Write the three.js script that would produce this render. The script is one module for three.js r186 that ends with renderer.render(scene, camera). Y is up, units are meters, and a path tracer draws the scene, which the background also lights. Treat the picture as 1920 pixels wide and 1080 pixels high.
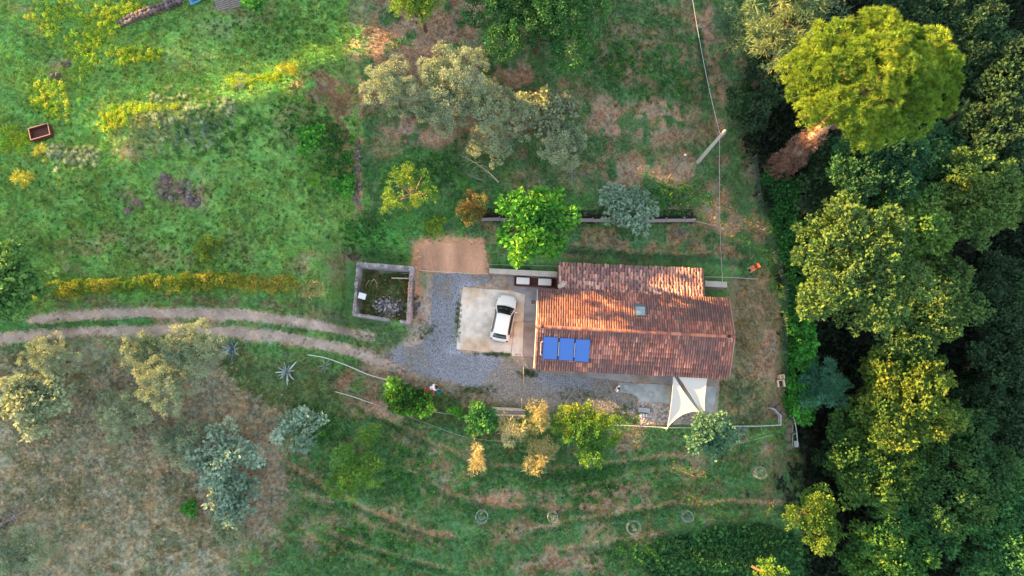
import * as THREE from 'three';
import { mergeGeometries, toCreasedNormals } from 'three/addons/utils/BufferGeometryUtils.js';
import { RoundedBoxGeometry } from 'three/addons/geometries/RoundedBoxGeometry.js';
import { MarchingCubes } from 'three/addons/objects/MarchingCubes.js';

// ---------------------------------------------------------------- camera, sky, sun, exposure
const W = 1024, H = 576;
const scene = new THREE.Scene();
const FOCAL = 1320;                       // survey units: the photograph is 1920 x 1080
const TILT = 9.04 * Math.PI / 180;        // away from straight down
const camera = new THREE.PerspectiveCamera(2 * Math.atan(540 / FOCAL) * 180 / Math.PI, W / H, 0.5, 3000);
const CAM = new THREE.Vector3(0, 60, 60 * Math.tan(TILT));
camera.position.copy(CAM);
camera.up.set(0, 0, -1);
camera.lookAt(0, 0, 0);
scene.add(camera);

const TAN = 0.2, SUN_EL = Math.atan(TAN), UX = 0.9, UZ = 0.4359;     // sunlight travels towards (UX, UZ) on the map
const sun = new THREE.DirectionalLight(new THREE.Color(1.0, 0.5, 0.14), 5);
sun.position.set(-UX * Math.cos(SUN_EL) * 150, Math.sin(SUN_EL) * 150, -UZ * Math.cos(SUN_EL) * 150);
sun.target.position.set(0, 0, 0);
sun.castShadow = true;
sun.shadow.mapSize.set(4096, 4096);
Object.assign(sun.shadow.camera, { left: -75, right: 75, top: 60, bottom: -60, near: 10, far: 320 });
sun.shadow.radius = 1;
scene.add(sun, sun.target);

{ // clear evening sky: blue overhead, warm towards the sun
  const w = 512, h = 256, d = new Float32Array(w * h * 4);
  const sd = sun.position.clone().normalize();
  for (let j = 0; j < h; j++) for (let i = 0; i < w; i++) {
    const el = ((j + 0.5) / h - 0.5) * Math.PI, az = ((i + 0.5) / w - 0.5) * 2 * Math.PI;
    const x = Math.cos(el) * Math.cos(az), y = Math.sin(el), z = Math.cos(el) * Math.sin(az);
    const c = x * sd.x + y * sd.y + z * sd.z;
    const low = Math.pow(1 - Math.max(0, y), 3.2), near = Math.pow(Math.max(0, (c + 1) / 2), 7);
    let r = 0.205 + 0.065 * low, g = 0.226 + 0.035 * low, b = 0.256 - 0.01 * low;
    r += near * (0.12 + 0.24 * low); g += near * (0.092 + 0.13 * low); b += near * (0.05 + 0.025 * low);
    const k = 4 * (j * w + i); d[k] = r; d[k + 1] = g; d[k + 2] = b; d[k + 3] = 1;
  }
  const t = new THREE.DataTexture(d, w, h, THREE.RGBAFormat, THREE.FloatType);
  t.mapping = THREE.EquirectangularReflectionMapping; t.magFilter = THREE.LinearFilter; t.minFilter = THREE.LinearFilter; t.needsUpdate = true;
  scene.background = t; scene.environment = t;
}
const renderer = new THREE.WebGLRenderer({ antialias: true });
renderer.setSize(W, H);
renderer.toneMapping = THREE.LinearToneMapping;
renderer.toneMappingExposure = 6.4;
renderer.shadowMap.enabled = true;

// ---------------------------------------------------------------- helpers
let seed = 20240707;
const rnd = () => { seed = (seed + 0x6D2B79F5) | 0; let t = Math.imul(seed ^ (seed >>> 15), 1 | seed); t = (t + Math.imul(t ^ (t >>> 7), 61 | t)) ^ t; return ((t ^ (t >>> 14)) >>> 0) / 4294967296; };
const rr = (a, b) => a + (b - a) * rnd();
const clamp = (x, a = 0, b = 1) => Math.min(b, Math.max(a, x));
const sstep = (a, b, x) => { const t = clamp((x - a) / (b - a)); return t * t * (3 - 2 * t); };
const lerp = (a, b, t) => a + (b - a) * t;
const V = (x, y, z) => new THREE.Vector3(x, y, z);
const hash2 = (i, j, s = 0) => { let h = Math.imul(i, 374761393) ^ Math.imul(j, 668265263) ^ Math.imul(s + 11, 974634777); h = Math.imul(h ^ (h >>> 13), 1274126177); h ^= h >>> 16; return (h >>> 0) / 4294967296; };
function noise(x, y, s = 0) {
  const i = Math.floor(x), j = Math.floor(y), fx = x - i, fy = y - j;
  const a = fx * fx * (3 - 2 * fx), b = fy * fy * (3 - 2 * fy);
  const p = hash2(i, j, s), q = hash2(i + 1, j, s), r = hash2(i, j + 1, s), t = hash2(i + 1, j + 1, s);
  return p + (q - p) * a + (r - p) * b + (p - q - r + t) * a * b;
}
const fbm = (x, y, s = 0, o = 4) => { let v = 0, a = 0.5, n = 0; for (let k = 0; k < o; k++) { v += a * noise(x, y, s + k * 7); n += a; a *= 0.5; x *= 2.03; y *= 2.03; } return v / n; };
const col = (r, g, b) => new THREE.Color().setRGB(r / 255, g / 255, b / 255, THREE.SRGBColorSpace);

// rays of the survey photograph, to read positions off it
const FW = V(0, -Math.cos(TILT), -Math.sin(TILT)), UPV = V(0, Math.sin(TILT), -Math.cos(TILT));
const ray = (px, py) => V((px - 960) / FOCAL, 0, 0).addScaledVector(UPV, (540 - py) / FOCAL).add(FW);
function pt(px, py, y = 0) { const d = ray(px, py); return d.multiplyScalar((y - CAM.y) / d.y).add(CAM); }
const P2 = (list, y = 0) => list.map(([a, b]) => { const p = pt(a, b, y); return [p.x, p.z]; });
function polyDist(poly, x, z) {               // signed distance, negative inside
  let d = 1e9, inside = false;
  for (let i = 0, j = poly.length - 1; i < poly.length; j = i++) {
    const [xi, zi] = poly[i], [xj, zj] = poly[j], ex = xj - xi, ez = zj - zi, wx = x - xi, wz = z - zi;
    const t = clamp((wx * ex + wz * ez) / (ex * ex + ez * ez)), a = wx - ex * t, b = wz - ez * t, q = a * a + b * b;
    if (q < d) d = q;
    if ((zi > z) !== (zj > z) && x < ex * (z - zi) / ez + xi) inside = !inside;
  }
  return inside ? -Math.sqrt(d) : Math.sqrt(d);
}
function lineDist(line, x, z) {
  let d = 1e9;
  for (let i = 0; i + 1 < line.length; i++) {
    const [xi, zi] = line[i], [xj, zj] = line[i + 1], ex = xj - xi, ez = zj - zi, wx = x - xi, wz = z - zi;
    const t = clamp((wx * ex + wz * ez) / (ex * ex + ez * ez)), a = wx - ex * t, b = wz - ez * t;
    d = Math.min(d, a * a + b * b);
  }
  return Math.sqrt(d);
}
const used = {};
const numbered = n => { const k = used[n] = (used[n] ?? -1) + 1; return k ? `${n}_${String(k).padStart(3, '0')}` : n; };
function tag(o, label, category, group, kind) { o.userData = { label, category }; if (group) o.userData.group = group; if (kind) o.userData.kind = kind; return o; }
function thing(name, label, category, group, pos) { const o = new THREE.Group(); o.name = numbered(name); scene.add(o); if (pos) o.position.copy(pos); tag(o, label, category, group); return o; }
function mesh(name, geo, mat, parent = scene) {
  const g = Array.isArray(geo) ? merge(geo) : geo;
  const m = new THREE.Mesh(g, mat); m.name = parent === scene ? numbered(name) : name; m.castShadow = m.receiveShadow = true; parent.add(m); return m;
}
const struct = (name, geo, mat) => { const m = mesh(name, geo, mat); m.userData.kind = 'structure'; return m; };
function merge(list) {
  list = list.map(g => { g = g.index ? g.toNonIndexed() : g; for (const k of Object.keys(g.attributes)) if (!['position', 'normal', 'uv'].includes(k)) g.deleteAttribute(k); if (!g.attributes.normal) g.computeVertexNormals(); if (!g.attributes.uv) g.setAttribute('uv', new THREE.BufferAttribute(new Float32Array(g.attributes.position.count * 2), 2)); return g; });
  return mergeGeometries(list);
}
const MAT = (c, rough = 0.9, extra = {}) => new THREE.MeshStandardMaterial({ color: c, roughness: rough, side: THREE.DoubleSide, ...extra });
const PMAT = (c, rough = 0.9, extra = {}) => new THREE.MeshPhysicalMaterial({ color: c, roughness: rough, side: THREE.DoubleSide, ...extra });
function box(w, h, d, x = 0, y = 0, z = 0, rad = 0.01) { const g = rad > 0 ? new RoundedBoxGeometry(w, h, d, 1, Math.min(rad, w / 2.2, h / 2.2, d / 2.2)) : new THREE.BoxGeometry(w, h, d); g.translate(x, y, z); return g; }
function loft(pts, radii, n = 7) {            // tapered tube along points
  const pos = [], idx = [], uv = []; let len = 0, ref = V(0.31, 0.2, 0.93);
  for (let i = 0; i < pts.length; i++) {
    const t = (pts[Math.min(i + 1, pts.length - 1)].clone().sub(pts[Math.max(i - 1, 0)])).normalize();
    const a = ref.clone().addScaledVector(t, -ref.dot(t)).normalize(), b = t.clone().cross(a); ref = a;
    if (i) len += pts[i].distanceTo(pts[i - 1]);
    for (let k = 0; k <= n; k++) { const q = k / n * 2 * Math.PI, p = pts[i].clone().addScaledVector(a, Math.cos(q) * radii[i]).addScaledVector(b, Math.sin(q) * radii[i]); pos.push(p.x, p.y, p.z); uv.push(k / n * radii[0] * 6.28, len); }
  }
  const m = n + 1;
  for (let i = 0; i + 1 < pts.length; i++) for (let k = 0; k < n; k++) { const a = i * m + k, b = a + m; idx.push(a, b, a + 1, b, b + 1, a + 1); }
  for (const e of [0, pts.length - 1]) { const c = pos.length / 3; pos.push(...pts[e].toArray()); uv.push(0, 0); for (let k = 0; k < n; k++) e ? idx.push(c, e * m + k + 1, e * m + k) : idx.push(c, k, k + 1); }
  const g = new THREE.BufferGeometry(); g.setAttribute('position', new THREE.Float32BufferAttribute(pos, 3)); g.setAttribute('uv', new THREE.Float32BufferAttribute(uv, 2)); g.setIndex(idx); g.computeVertexNormals(); return g;
}
const bar = (a, b, r, r2 = r, n = 6) => loft([a, b], [r, r2], n);
const bez = (pts, n) => new THREE.CatmullRomCurve3(pts, false, 'centripetal').getPoints(n);
function prism(poly, y0, y1, bevel = 0.015) { // poly of [x, z]
  const s = new THREE.Shape(poly.map(([x, z]) => new THREE.Vector2(x, -z)));
  const g = new THREE.ExtrudeGeometry(s, { depth: y1 - y0 - bevel, bevelEnabled: bevel > 0, bevelThickness: bevel, bevelSize: bevel, bevelOffset: -bevel, bevelSegments: 1 });
  g.rotateX(-Math.PI / 2); g.translate(0, y0, 0);
  const p = g.attributes.position, uv = g.attributes.uv; for (let i = 0; i < p.count; i++) uv.setXY(i, p.getX(i), p.getZ(i));
  return g;
}
function rock(r, sx = 1, sy = 0.7, sz = 1, det = 1) {
  const g = new THREE.IcosahedronGeometry(r, det), p = g.attributes.position, s = Math.floor(rnd() * 1e6);
  for (let i = 0; i < p.count; i++) { const x = p.getX(i), y = p.getY(i), z = p.getZ(i), k = 0.72 + 0.5 * noise(x / r * 1.6 + 9 + y / r, z / r * 1.6 + 5 - y / r, s); p.setXYZ(i, x * k * sx, y * k * sy, z * k * sz); }
  g.computeVertexNormals(); return g;
}
// a grey-scale or coloured tile of noise texture; f(x, y) in metres -> [r, g, b] in 0..255
function tex(size, metres, f, srgb = true) {
  const d = new Uint8Array(size * size * 4);
  for (let j = 0; j < size; j++) for (let i = 0; i < size; i++) { const c = f(i / size * metres, j / size * metres), k = 4 * (j * size + i); d[k] = clamp(c[0], 0, 255); d[k + 1] = clamp(c[1], 0, 255); d[k + 2] = clamp(c[2], 0, 255); d[k + 3] = 255; }
  const t = new THREE.DataTexture(d, size, size); t.wrapS = t.wrapT = THREE.MirroredRepeatWrapping; t.magFilter = THREE.LinearFilter; t.minFilter = THREE.LinearMipmapLinearFilter; t.generateMipmaps = true;
  if (srgb) t.colorSpace = THREE.SRGBColorSpace; t.repeat.set(1 / metres, 1 / metres); t.needsUpdate = true; return t;
}

// ---------------------------------------------------------------- terrain
const PLAT = P2([[782, 508], [1050, 516], [1330, 530], [1400, 560], [1415, 720], [1345, 795], [1200, 797], [1130, 770], [960, 752], [880, 728], [790, 700], [720, 670], [770, 620]]);
const BANK = P2([[778, 448], [905, 448], [914, 516], [778, 508]]);
const RUIN = P2([[650, 485], [775, 495], [770, 612], [655, 600]]);
const S0 = v => {                              // how high the western ridge stands above the sun's grazing line
  const k = [[-60, 9], [-24, 11], [-16, 11], [-15, 10], [-14.2, 3.2], [-12.6, 2.8], [-11, 2.8], [-8.8, 3], [-8, 3.9], [-7.4, 3.9], [-6.4, 0], [-5.9, -1.2], [-3.6, -1.2], [-3.3, 1.2], [-2.8, 1.2], [-2.5, -1.2], [-0.6, -1.2], [-0.2, 1.2], [0.8, 1.2], [1.2, -1.2], [4.2, -1.2], [4.7, 1.2], [5.2, 1.2], [5.6, -0.8], [7.4, -0.8], [7.9, 0.8], [9, 1.0], [10.4, 0.5], [12, 0.1], [13.4, 1.2], [14.4, -0.4], [15.6, -1], [17.6, -0.8], [18.6, 1.2], [20, 1.1], [21, 0.7], [22.5, 1.9], [24, -0.4], [27, 0], [30, 2], [60, 3]];
  if (v <= k[0][0]) return k[0][1];
  for (let i = 0; i + 1 < k.length; i++) if (v <= k[i + 1][0]) return lerp(k[i][1], k[i + 1][1], (v - k[i][0]) / (k[i + 1][0] - k[i][0]));
  return 3;
};
const soft = (t, m) => m * Math.tanh(t / m);
function natural(x, z) {
  let y = 2.3 - 0.05 * soft(x, 140) - 0.13 * soft(z, 140) - 1.5 * sstep(1, 11, z);
  const u = UX * x + UZ * z, v = -UZ * x + UX * z; y += (TAN - 0.123) * Math.max(0, -u);
  // the level top of the field in the north-west, and its crest
  const uf = 0.821 * x + 0.571 * z, vf = -0.571 * x + 0.821 * z, band = sstep(-12, -8, vf) * (1 - sstep(13, 17, vf)), ue = -29 + (8 - vf) * 0.66 + 2 * (noise(vf * 0.5, 3, 12) - 0.5); if (uf < ue) y -= 0.145 * (ue - uf) * band;
  y += lerp(1.9, 0.7, sstep(5, 9, vf)) * band * Math.exp(-(((uf - ue) / 2.8) ** 2));
  y += (fbm(x * 0.09 + 3, z * 0.09 + 8, 1, 2) - 0.5) * 0.9 * sstep(-90, -60, u);
  // upper field swells a little
  y += 0.5 * Math.exp(-(((x + 38) / 11) ** 2 + ((z + 24) / 6) ** 2));
  // gully under the wood
  y -= 8.5 * sstep(22.5, 34, x + 1.6 * (noise(z * 0.15, 3, 5) - 0.5) + 0.03 * z) * (1 - 0.6 * sstep(60, 130, x));
  // terraces below the house
  const s = sstep(9.5, 13, z) * sstep(-24, -16, x) * (1 - sstep(20, 25, x));
  if (s > 0) { const q = (z + 0.012 * (x - 8) * (x - 8) * 0.5 + 1.5 * noise(x * 0.1, 7, 3)) / 3.6, f = q - Math.floor(q); y += s * 0.55 * (f - sstep(0.72, 1.0, f)); }
  // ridge in the west that the sun is setting behind
  const t = sstep(-58, -85, u);
  if (t > 0) y = lerp(y, TAN * 85 - 1.0 + S0(v) + 0.5 * (noise(v * 0.6, 2, 9) - 0.5), t) - 9 * sstep(-95, -170, u);
  return y;
}
function height(x, z) {
  let y = natural(x, z);
  if (Math.abs(x) > 60 || Math.abs(z) > 45) return y;
  const d = polyDist(PLAT, x, z);
  if (d < 3.2) y = lerp(0, y, sstep(0, 3.2, d));
  const e = polyDist(RUIN, x, z);
  if (e < 2) y = lerp(0.25, y, sstep(0, 2, e));
  return y;
}
function gp(px, py, up = 0) { let y = up; let p; for (let k = 0; k < 14; k++) { p = pt(px, py, y); y = lerp(y, height(p.x, p.z) + up, 0.8); } return p; }
const G2 = list => list.map(([a, b]) => { const p = gp(a, b); return [p.x, p.z]; });
const mpp = p => p.clone().sub(CAM).dot(FW) / FOCAL;           // metres per survey pixel at a point
// ---------------------------------------------------------------- ground: what grows or lies where
const GX0 = -56, GZ0 = -38, GWX = 112, GWZ = 70, GW = 2048, GH = 1280;
const gcol = new Float32Array(GW * GH * 3), ggrass = new Float32Array(GW * GH);
const warpN = (x, z) => [(fbm(x * 0.55, z * 0.55, 31, 3) - 0.5), (fbm(x * 0.55 + 40, z * 0.55, 37, 3) - 0.5)];
const srgb2lin = c => { c /= 255; return c <= 0.04045 ? c / 12.92 : ((c + 0.055) / 1.055) ** 2.4; };
const lin3 = c => c.map(srgb2lin);
for (let j = 0; j < GH; j++) for (let i = 0; i < GW; i++) {     // basis: meadow
  const k = j * GW + i; const c = [0.075, 0.175, 0.055]; gcol[3 * k] = c[0]; gcol[3 * k + 1] = c[1]; gcol[3 * k + 2] = c[2]; ggrass[k] = 1;
}
const warpA = new Float32Array(GW * GH), warpB = new Float32Array(GW * GH), pat = new Float32Array(GW * GH), fine = new Float32Array(GW * GH);
for (let j = 0; j < GH; j++) for (let i = 0; i < GW; i++) {
  const x = GX0 + (i + 0.5) / GW * GWX, z = GZ0 + (j + 0.5) / GH * GWZ, k = j * GW + i;
  warpA[k] = fbm(x * 0.6, z * 0.6, 31, 3) - 0.5; warpB[k] = fbm(x * 0.6 + 40, z * 0.6, 37, 3) - 0.5;
  pat[k] = fbm(x * 0.95 + 7, z * 0.95 + 3, 41, 4); fine[k] = fbm(x * 4.5, z * 4.5, 53, 3);
}
// paint colour c over the area where dist(x, z) < 0, feathered over f metres; cover < 1 leaves gaps in patches
function paint(dist, bb, c, { a = 1, f = 0.8, warp = 1.2, cover = 1, grass = null } = {}) {
  c = lin3(c);
  const m = f + warp + 0.3;
  const i0 = Math.max(0, Math.floor((bb[0] - m - GX0) / GWX * GW)), i1 = Math.min(GW - 1, Math.ceil((bb[2] + m - GX0) / GWX * GW));
  const j0 = Math.max(0, Math.floor((bb[1] - m - GZ0) / GWZ * GH)), j1 = Math.min(GH - 1, Math.ceil((bb[3] + m - GZ0) / GWZ * GH));
  for (let j = j0; j <= j1; j++) for (let i = i0; i <= i1; i++) {
    const k = j * GW + i, x = GX0 + (i + 0.5) / GW * GWX, z = GZ0 + (j + 0.5) / GH * GWZ;
    const d = dist(x + warp * 2 * warpA[k], z + warp * 2 * warpB[k]) + (fine[k] - 0.5) * f * 0.9;
    let t = a * (1 - sstep(-f * 0.5, f * 0.5, d));
    if (t <= 0) continue;
    if (cover < 1) t *= 1 - sstep(cover - 0.15, cover + 0.15, (pat[k] - 0.5) * 1.9 + 0.5 + (fine[k] - 0.5) * 0.35);
    for (let q = 0; q < 3; q++) gcol[3 * k + q] = lerp(gcol[3 * k + q], c[q], t);
    if (grass !== null) ggrass[k] = lerp(ggrass[k], grass, t);
  }
}
const bbox = l => [Math.min(...l.map(p => p[0])), Math.min(...l.map(p => p[1])), Math.max(...l.map(p => p[0])), Math.max(...l.map(p => p[1]))];
const area = (px, c, o) => { const w = G2(px); paint((x, z) => polyDist(w, x, z), bbox(w), c, o); };
const line = (px, width, c, o) => { const w = G2(px), b = bbox(w); paint((x, z) => lineDist(w, x, z) - width / 2, [b[0] - width, b[1] - width, b[2] + width, b[3] + width], c, { warp: 0.25, f: 0.35, ...o }); };
const spot = (px, py, rx, ry, c, o) => { const p = gp(px, py), s = mpp(p); const ax = rx * s, az = ry * s; paint((x, z) => (Math.hypot((x - p.x) / ax, (z - p.z) / az) - 1) * Math.min(ax, az), [p.x - ax, p.z - az, p.x + ax, p.z + az], c, { warp: 0.6, f: 0.9, ...o }); };

// big fields
area([[-200, -200], [690, -200], [695, 240], [680, 390], [640, 560], [-200, 600]], [92, 134, 72], { f: 1.5, grass: 1 });
area([[-200, -200], [690, -200], [695, 240], [680, 390], [640, 560], [-200, 600]], [120, 144, 78], { cover: 0.42, a: 0.55, f: 2 });
area([[-200, -200], [690, -200], [695, 240], [680, 390], [640, 560], [-200, 600]], [66, 118, 62], { cover: 0.42, a: 0.4, f: 2 });
area([[690, -200], [1390, -200], [1420, 200], [1440, 480], [800, 470], [690, 420]], [66, 98, 62], { f: 1.2, grass: 0.8 });
area([[690, -200], [1390, -200], [1420, 200], [1440, 480], [800, 470], [690, 420]], [112, 104, 82], { cover: 0.36, a: 0.7, f: 1.2, grass: 0.35 });
area([[690, -60], [880, -60], [900, 100], [1000, 110], [1080, 190], [900, 300], [730, 260], [690, 120]], [122, 106, 92], { cover: 0.58, a: 0.85, f: 1.2, grass: 0.3 });
area([[690, 260], [900, 300], [1080, 300], [1340, 420], [1000, 480], [690, 480]], [58, 118, 58], { cover: 0.5, a: 0.8, grass: 1 });
area([[540, 790], [700, 740], [960, 790], [1200, 800], [1490, 830], [1480, 1200], [470, 1200]], [66, 104, 64], { f: 1.2, grass: 1 });
area([[540, 790], [700, 740], [960, 790], [1200, 800], [1490, 830], [1480, 1200], [470, 1200]], [70, 122, 58], { cover: 0.4, a: 0.6, f: 1.2 });
area([[540, 790], [700, 740], [960, 790], [1200, 800], [1490, 830], [1480, 1200], [470, 1200]], [104, 100, 80], { cover: 0.30, a: 0.65, f: 1.2, grass: 0.5 });
// dry olive grove in the south-west
area([[-200, 645], [300, 640], [470, 660], [560, 700], [540, 800], [545, 930], [480, 1040], [470, 1200], [-200, 1200]], [128, 127, 110], { f: 4, warp: 2.5, grass: 0.75 });
area([[-200, 645], [300, 640], [470, 660], [560, 700], [540, 800], [545, 930], [480, 1040], [470, 1200], [-200, 1200]], [150, 147, 132], { cover: 0.5, a: 0.5, f: 4, warp: 2, grass: 0.8 });
area([[-200, 645], [300, 640], [470, 660], [560, 700], [540, 800], [545, 930], [480, 1040], [470, 1200], [-200, 1200]], [98, 110, 80], { cover: 0.46, a: 0.65, f: 3, grass: 1 });
area([[200, 690], [480, 690], [540, 800], [540, 940], [480, 1010], [380, 1000], [300, 860], [180, 800]], [120, 113, 101], { cover: 0.62, a: 0.6, f: 1.4, grass: 0.3 });
area([[490, 800], [552, 810], [545, 940], [490, 1030], [455, 1030], [470, 920]], [128, 116, 104], { a: 0.45, f: 2.5, grass: 0.5, cover: 0.7 });
area([[430, 650], [700, 705], [860, 760], [940, 800], [700, 790], [560, 790], [440, 720]], [78, 100, 62], { f: 1, grass: 0.9 });
area([[560, 690], [690, 700], [760, 740], [740, 770], [600, 730]], [116, 96, 78], { cover: 0.55, a: 0.85, grass: 0.4 });
// round the house
area([[900, 410], [1390, 420], [1400, 490], [1040, 490], [900, 480]], [116, 104, 82], { cover: 0.52, a: 0.9, f: 0.8, grass: 0.45 });
area([[1365, 520], [1450, 500], [1465, 560], [1468, 770], [1420, 800], [1345, 790], [1345, 710], [1370, 700]], [104, 102, 78], { f: 0.8, grass: 0.7 });
area([[1375, 530], [1450, 520], [1465, 600], [1466, 730], [1400, 740], [1380, 640]], [136, 116, 94], { cover: 0.55, a: 0.8, f: 0.8, grass: 0.4 });
area([[1340, 715], [1440, 730], [1450, 800], [1340, 800]], [72, 100, 68], { a: 0.6, f: 2.4, warp: 2, cover: 0.75, grass: 0.9 });
area([[1380, 430], [1450, 430], [1462, 520], [1400, 520]], [56, 100, 60], { a: 0.7, f: 1.2, grass: 1 });
area([[690, 655], [960, 660], [1200, 745], [1200, 800], [960, 770], [800, 735], [660, 690]], [104, 100, 82], { f: 0.7, grass: 0.45 });
area([[1140, 740], [1200, 745], [1205, 800], [1110, 795]], [62, 104, 60], { a: 0.9, f: 0.8, grass: 1 });
area([[620, 560], [660, 600], [770, 610], [770, 650], [740, 670], [640, 640], [560, 600]], [82, 108, 74], { a: 0.9, f: 0.8, grass: 0.9 });
area([[690, 420], [790, 430], [780, 500], [660, 490], [650, 440]], [68, 134, 60], { a: 0.6, f: 2.2, warp: 2, grass: 1 });
// wood floor
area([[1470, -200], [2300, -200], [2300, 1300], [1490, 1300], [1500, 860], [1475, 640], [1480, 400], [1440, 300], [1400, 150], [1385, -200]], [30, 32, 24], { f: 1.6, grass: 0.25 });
area([[1380, -60], [1440, -60], [1450, 300], [1480, 420], [1500, 600], [1470, 600], [1455, 450], [1410, 300]], [44, 84, 44], { a: 0.85, f: 1.2, grass: 1 });
area([[1240, 1000], [1480, 985], [1490, 1200], [1180, 1200]], [40, 82, 46], { a: 0.8, f: 1.5, grass: 1 });
// earth and dry patches
const DIRT = [140, 121, 106];
for (const [x, y, a, b, k = 1, c = DIRT] of [
  [1225, 215, 85, 32], [1140, 225, 40, 25], [1130, 195, 14, 22], [1170, 240, 60, 12], [1250, 260, 70, 16, 0.8], [1210, 330, 90, 26, 0.9], [1180, 300, 60, 20, 0.7], [1350, 390, 28, 40, 0.9], [1285, 310, 30, 22, 0.8], [1300, 45, 40, 18, 0.7], [1270, 110, 20, 14, 0.7], [1180, 145, 14, 10, 0.6], [1335, 80, 10, 60, 0.7], [1350, 200, 14, 40, 0.8],
  [790, 60, 60, 40, 0.6], [900, 30, 40, 60, 0.7], [960, 130, 60, 30, 0.6], [780, 110, 40, 30, 0.6], [740, 245, 40, 20, 0.8], [800, 255, 40, 14, 0.8], [985, 340, 40, 30, 0.6], [720, 280, 30, 20, 0.6], [1090, 330, 50, 30, 0.5],
  [675, 60, 18, 90, 0.7, [128, 122, 108]], [672, 300, 8, 80, 0.9, [140, 118, 100]], [625, 185, 42, 40, 0.85, [116, 88, 76]], [600, 160, 40, 22, 0.7, [124, 98, 84]], [640, 270, 24, 60, 0.8, [118, 92, 80]], [560, 240, 40, 30, 0.5, [120, 104, 88]], [560, 165, 50, 20, 0.4],
  [230, 290, 24, 16, 0.8, [150, 126, 104]], [260, 250, 50, 40, 0.5, [120, 118, 96]], [340, 220, 90, 40, 0.4, [104, 112, 88]], [345, 360, 50, 34, 0.8, [120, 104, 98]], [240, 380, 24, 20, 0.6, [116, 108, 98]], [210, 450, 40, 24, 0.6, [132, 122, 100]], [300, 480, 60, 24, 0.6, [130, 124, 96]], [150, 470, 40, 40, 0.4], [440, 470, 50, 30, 0.3, [126, 126, 100]], [600, 500, 40, 24, 0.7, [136, 124, 104]], [420, 40, 60, 30, 0.5, [116, 126, 102]], [350, 110, 50, 30, 0.5, [120, 132, 84]], [110, 120, 20, 10, 0.8, [130, 118, 110]], [100, 142, 14, 8, 0.8, [134, 120, 110]], [45, 20, 12, 30, 0.5], [70, 60, 20, 20, 0.5, [118, 140, 80]], [660, 482, 22, 14, 0.9, [140, 122, 108]], [480, 20, 40, 30, 0.4], [420, 20, 16, 10, 0.5],
  [720, 770, 50, 16, 1], [700, 765, 40, 14, 0.9], [815, 840, 26, 12, 0.9, [160, 136, 118]], [770, 820, 30, 10, 0.6], [830, 905, 16, 28, 0.9], [800, 880, 30, 12, 0.6], [955, 930, 70, 14, 0.9, [152, 126, 112]], [1090, 935, 40, 22, 0.8], [1160, 930, 70, 28, 0.8, [128, 108, 94]], [1000, 985, 60, 10, 0.7], [960, 1000, 30, 10, 0.7], [800, 1000, 40, 10, 0.8, [150, 128, 106]], [720, 970, 60, 12, 0.8, [142, 128, 106]], [600, 930, 40, 10, 0.7], [620, 975, 26, 12, 0.7], [580, 1010, 24, 30, 0.6, [130, 112, 104]], [1060, 1050, 70, 26, 0.9, [136, 114, 104]], [1120, 1000, 26, 30, 0.7], [1210, 1010, 40, 16, 0.6], [1280, 860, 40, 16, 0.85], [1420, 840, 40, 16, 0.7, [140, 116, 98]], [1180, 825, 34, 26, 0.7, [124, 106, 92]], [1300, 885, 30, 14, 0.7], [1470, 870, 60, 30, 0.6, [104, 92, 78]], [1460, 930, 50, 30, 0.5, [92, 88, 72]], [880, 850, 20, 20, 0.5], [1000, 1060, 20, 24, 0.6], [970, 1070, 20, 14, 0.6],
  [1430, 470, 16, 10, 0.7], [1425, 440, 10, 14, 0.8, [150, 126, 110]], [1375, 420, 34, 26, 0.6, [140, 124, 106]], [1440, 660, 22, 80, 0.5, [140, 122, 108]], [1460, 760, 24, 26, 0.7, [120, 98, 84]],
]) spot(x, y, a, b, c, { a: k * 0.8, cover: 0.7, grass: 0.35 });
// strips of yellow flowering grass in the upper field
for (const [x, y, a, b, k, c] of [[160, 95, 34, 60, 0.5, [118, 150, 50]], [120, 40, 40, 40, 0.4, [110, 146, 58]], [100, 190, 40, 36, 0.4, [116, 146, 60]], [60, 150, 30, 30, 0.3, [112, 146, 60]], [200, 40, 40, 40, 0.45, [118, 148, 54]], [250, 110, 40, 20, 0.35, [108, 146, 58]], [30, 270, 36, 30, 0.4, [112, 142, 58]], [450, 160, 40, 16, 0.4, [118, 144, 60]], [200, 225, 30, 26, 0.4, [120, 138, 66]], [270, 205, 50, 10, 0.5, [140, 136, 84]]]) spot(x, y, a, b, c, { a: k, cover: 0.6, f: 1.4 });
// terrace edges, mown lines and worn lines
line([[540, 870], [600, 905], [700, 960], [800, 995], [850, 1005]], 0.5, [132, 116, 96], { a: 0.8 });
line([[1000, 990], [1060, 975], [1180, 955], [1260, 940], [1470, 938]], 0.22, [140, 122, 100], { a: 0.85 });
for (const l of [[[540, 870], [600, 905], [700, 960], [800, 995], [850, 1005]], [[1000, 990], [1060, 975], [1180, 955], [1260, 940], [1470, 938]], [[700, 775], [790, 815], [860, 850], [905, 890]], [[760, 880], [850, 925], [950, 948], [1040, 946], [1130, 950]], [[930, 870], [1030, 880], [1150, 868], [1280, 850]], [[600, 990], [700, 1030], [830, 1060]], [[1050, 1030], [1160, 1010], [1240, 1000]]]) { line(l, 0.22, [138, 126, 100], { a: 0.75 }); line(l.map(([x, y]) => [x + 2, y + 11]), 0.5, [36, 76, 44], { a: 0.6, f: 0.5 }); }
line([[900, 930], [960, 945], [1130, 950]], 0.8, [140, 116, 100], { a: 0.7, cover: 0.6 });
line([[1040, 930], [1120, 905], [1200, 885], [1290, 875]], 0.3, [118, 130, 100], { a: 0.7 });
line([[560, 990], [640, 1035], [740, 1065]], 0.4, [112, 120, 84], { a: 0.7 });
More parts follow.
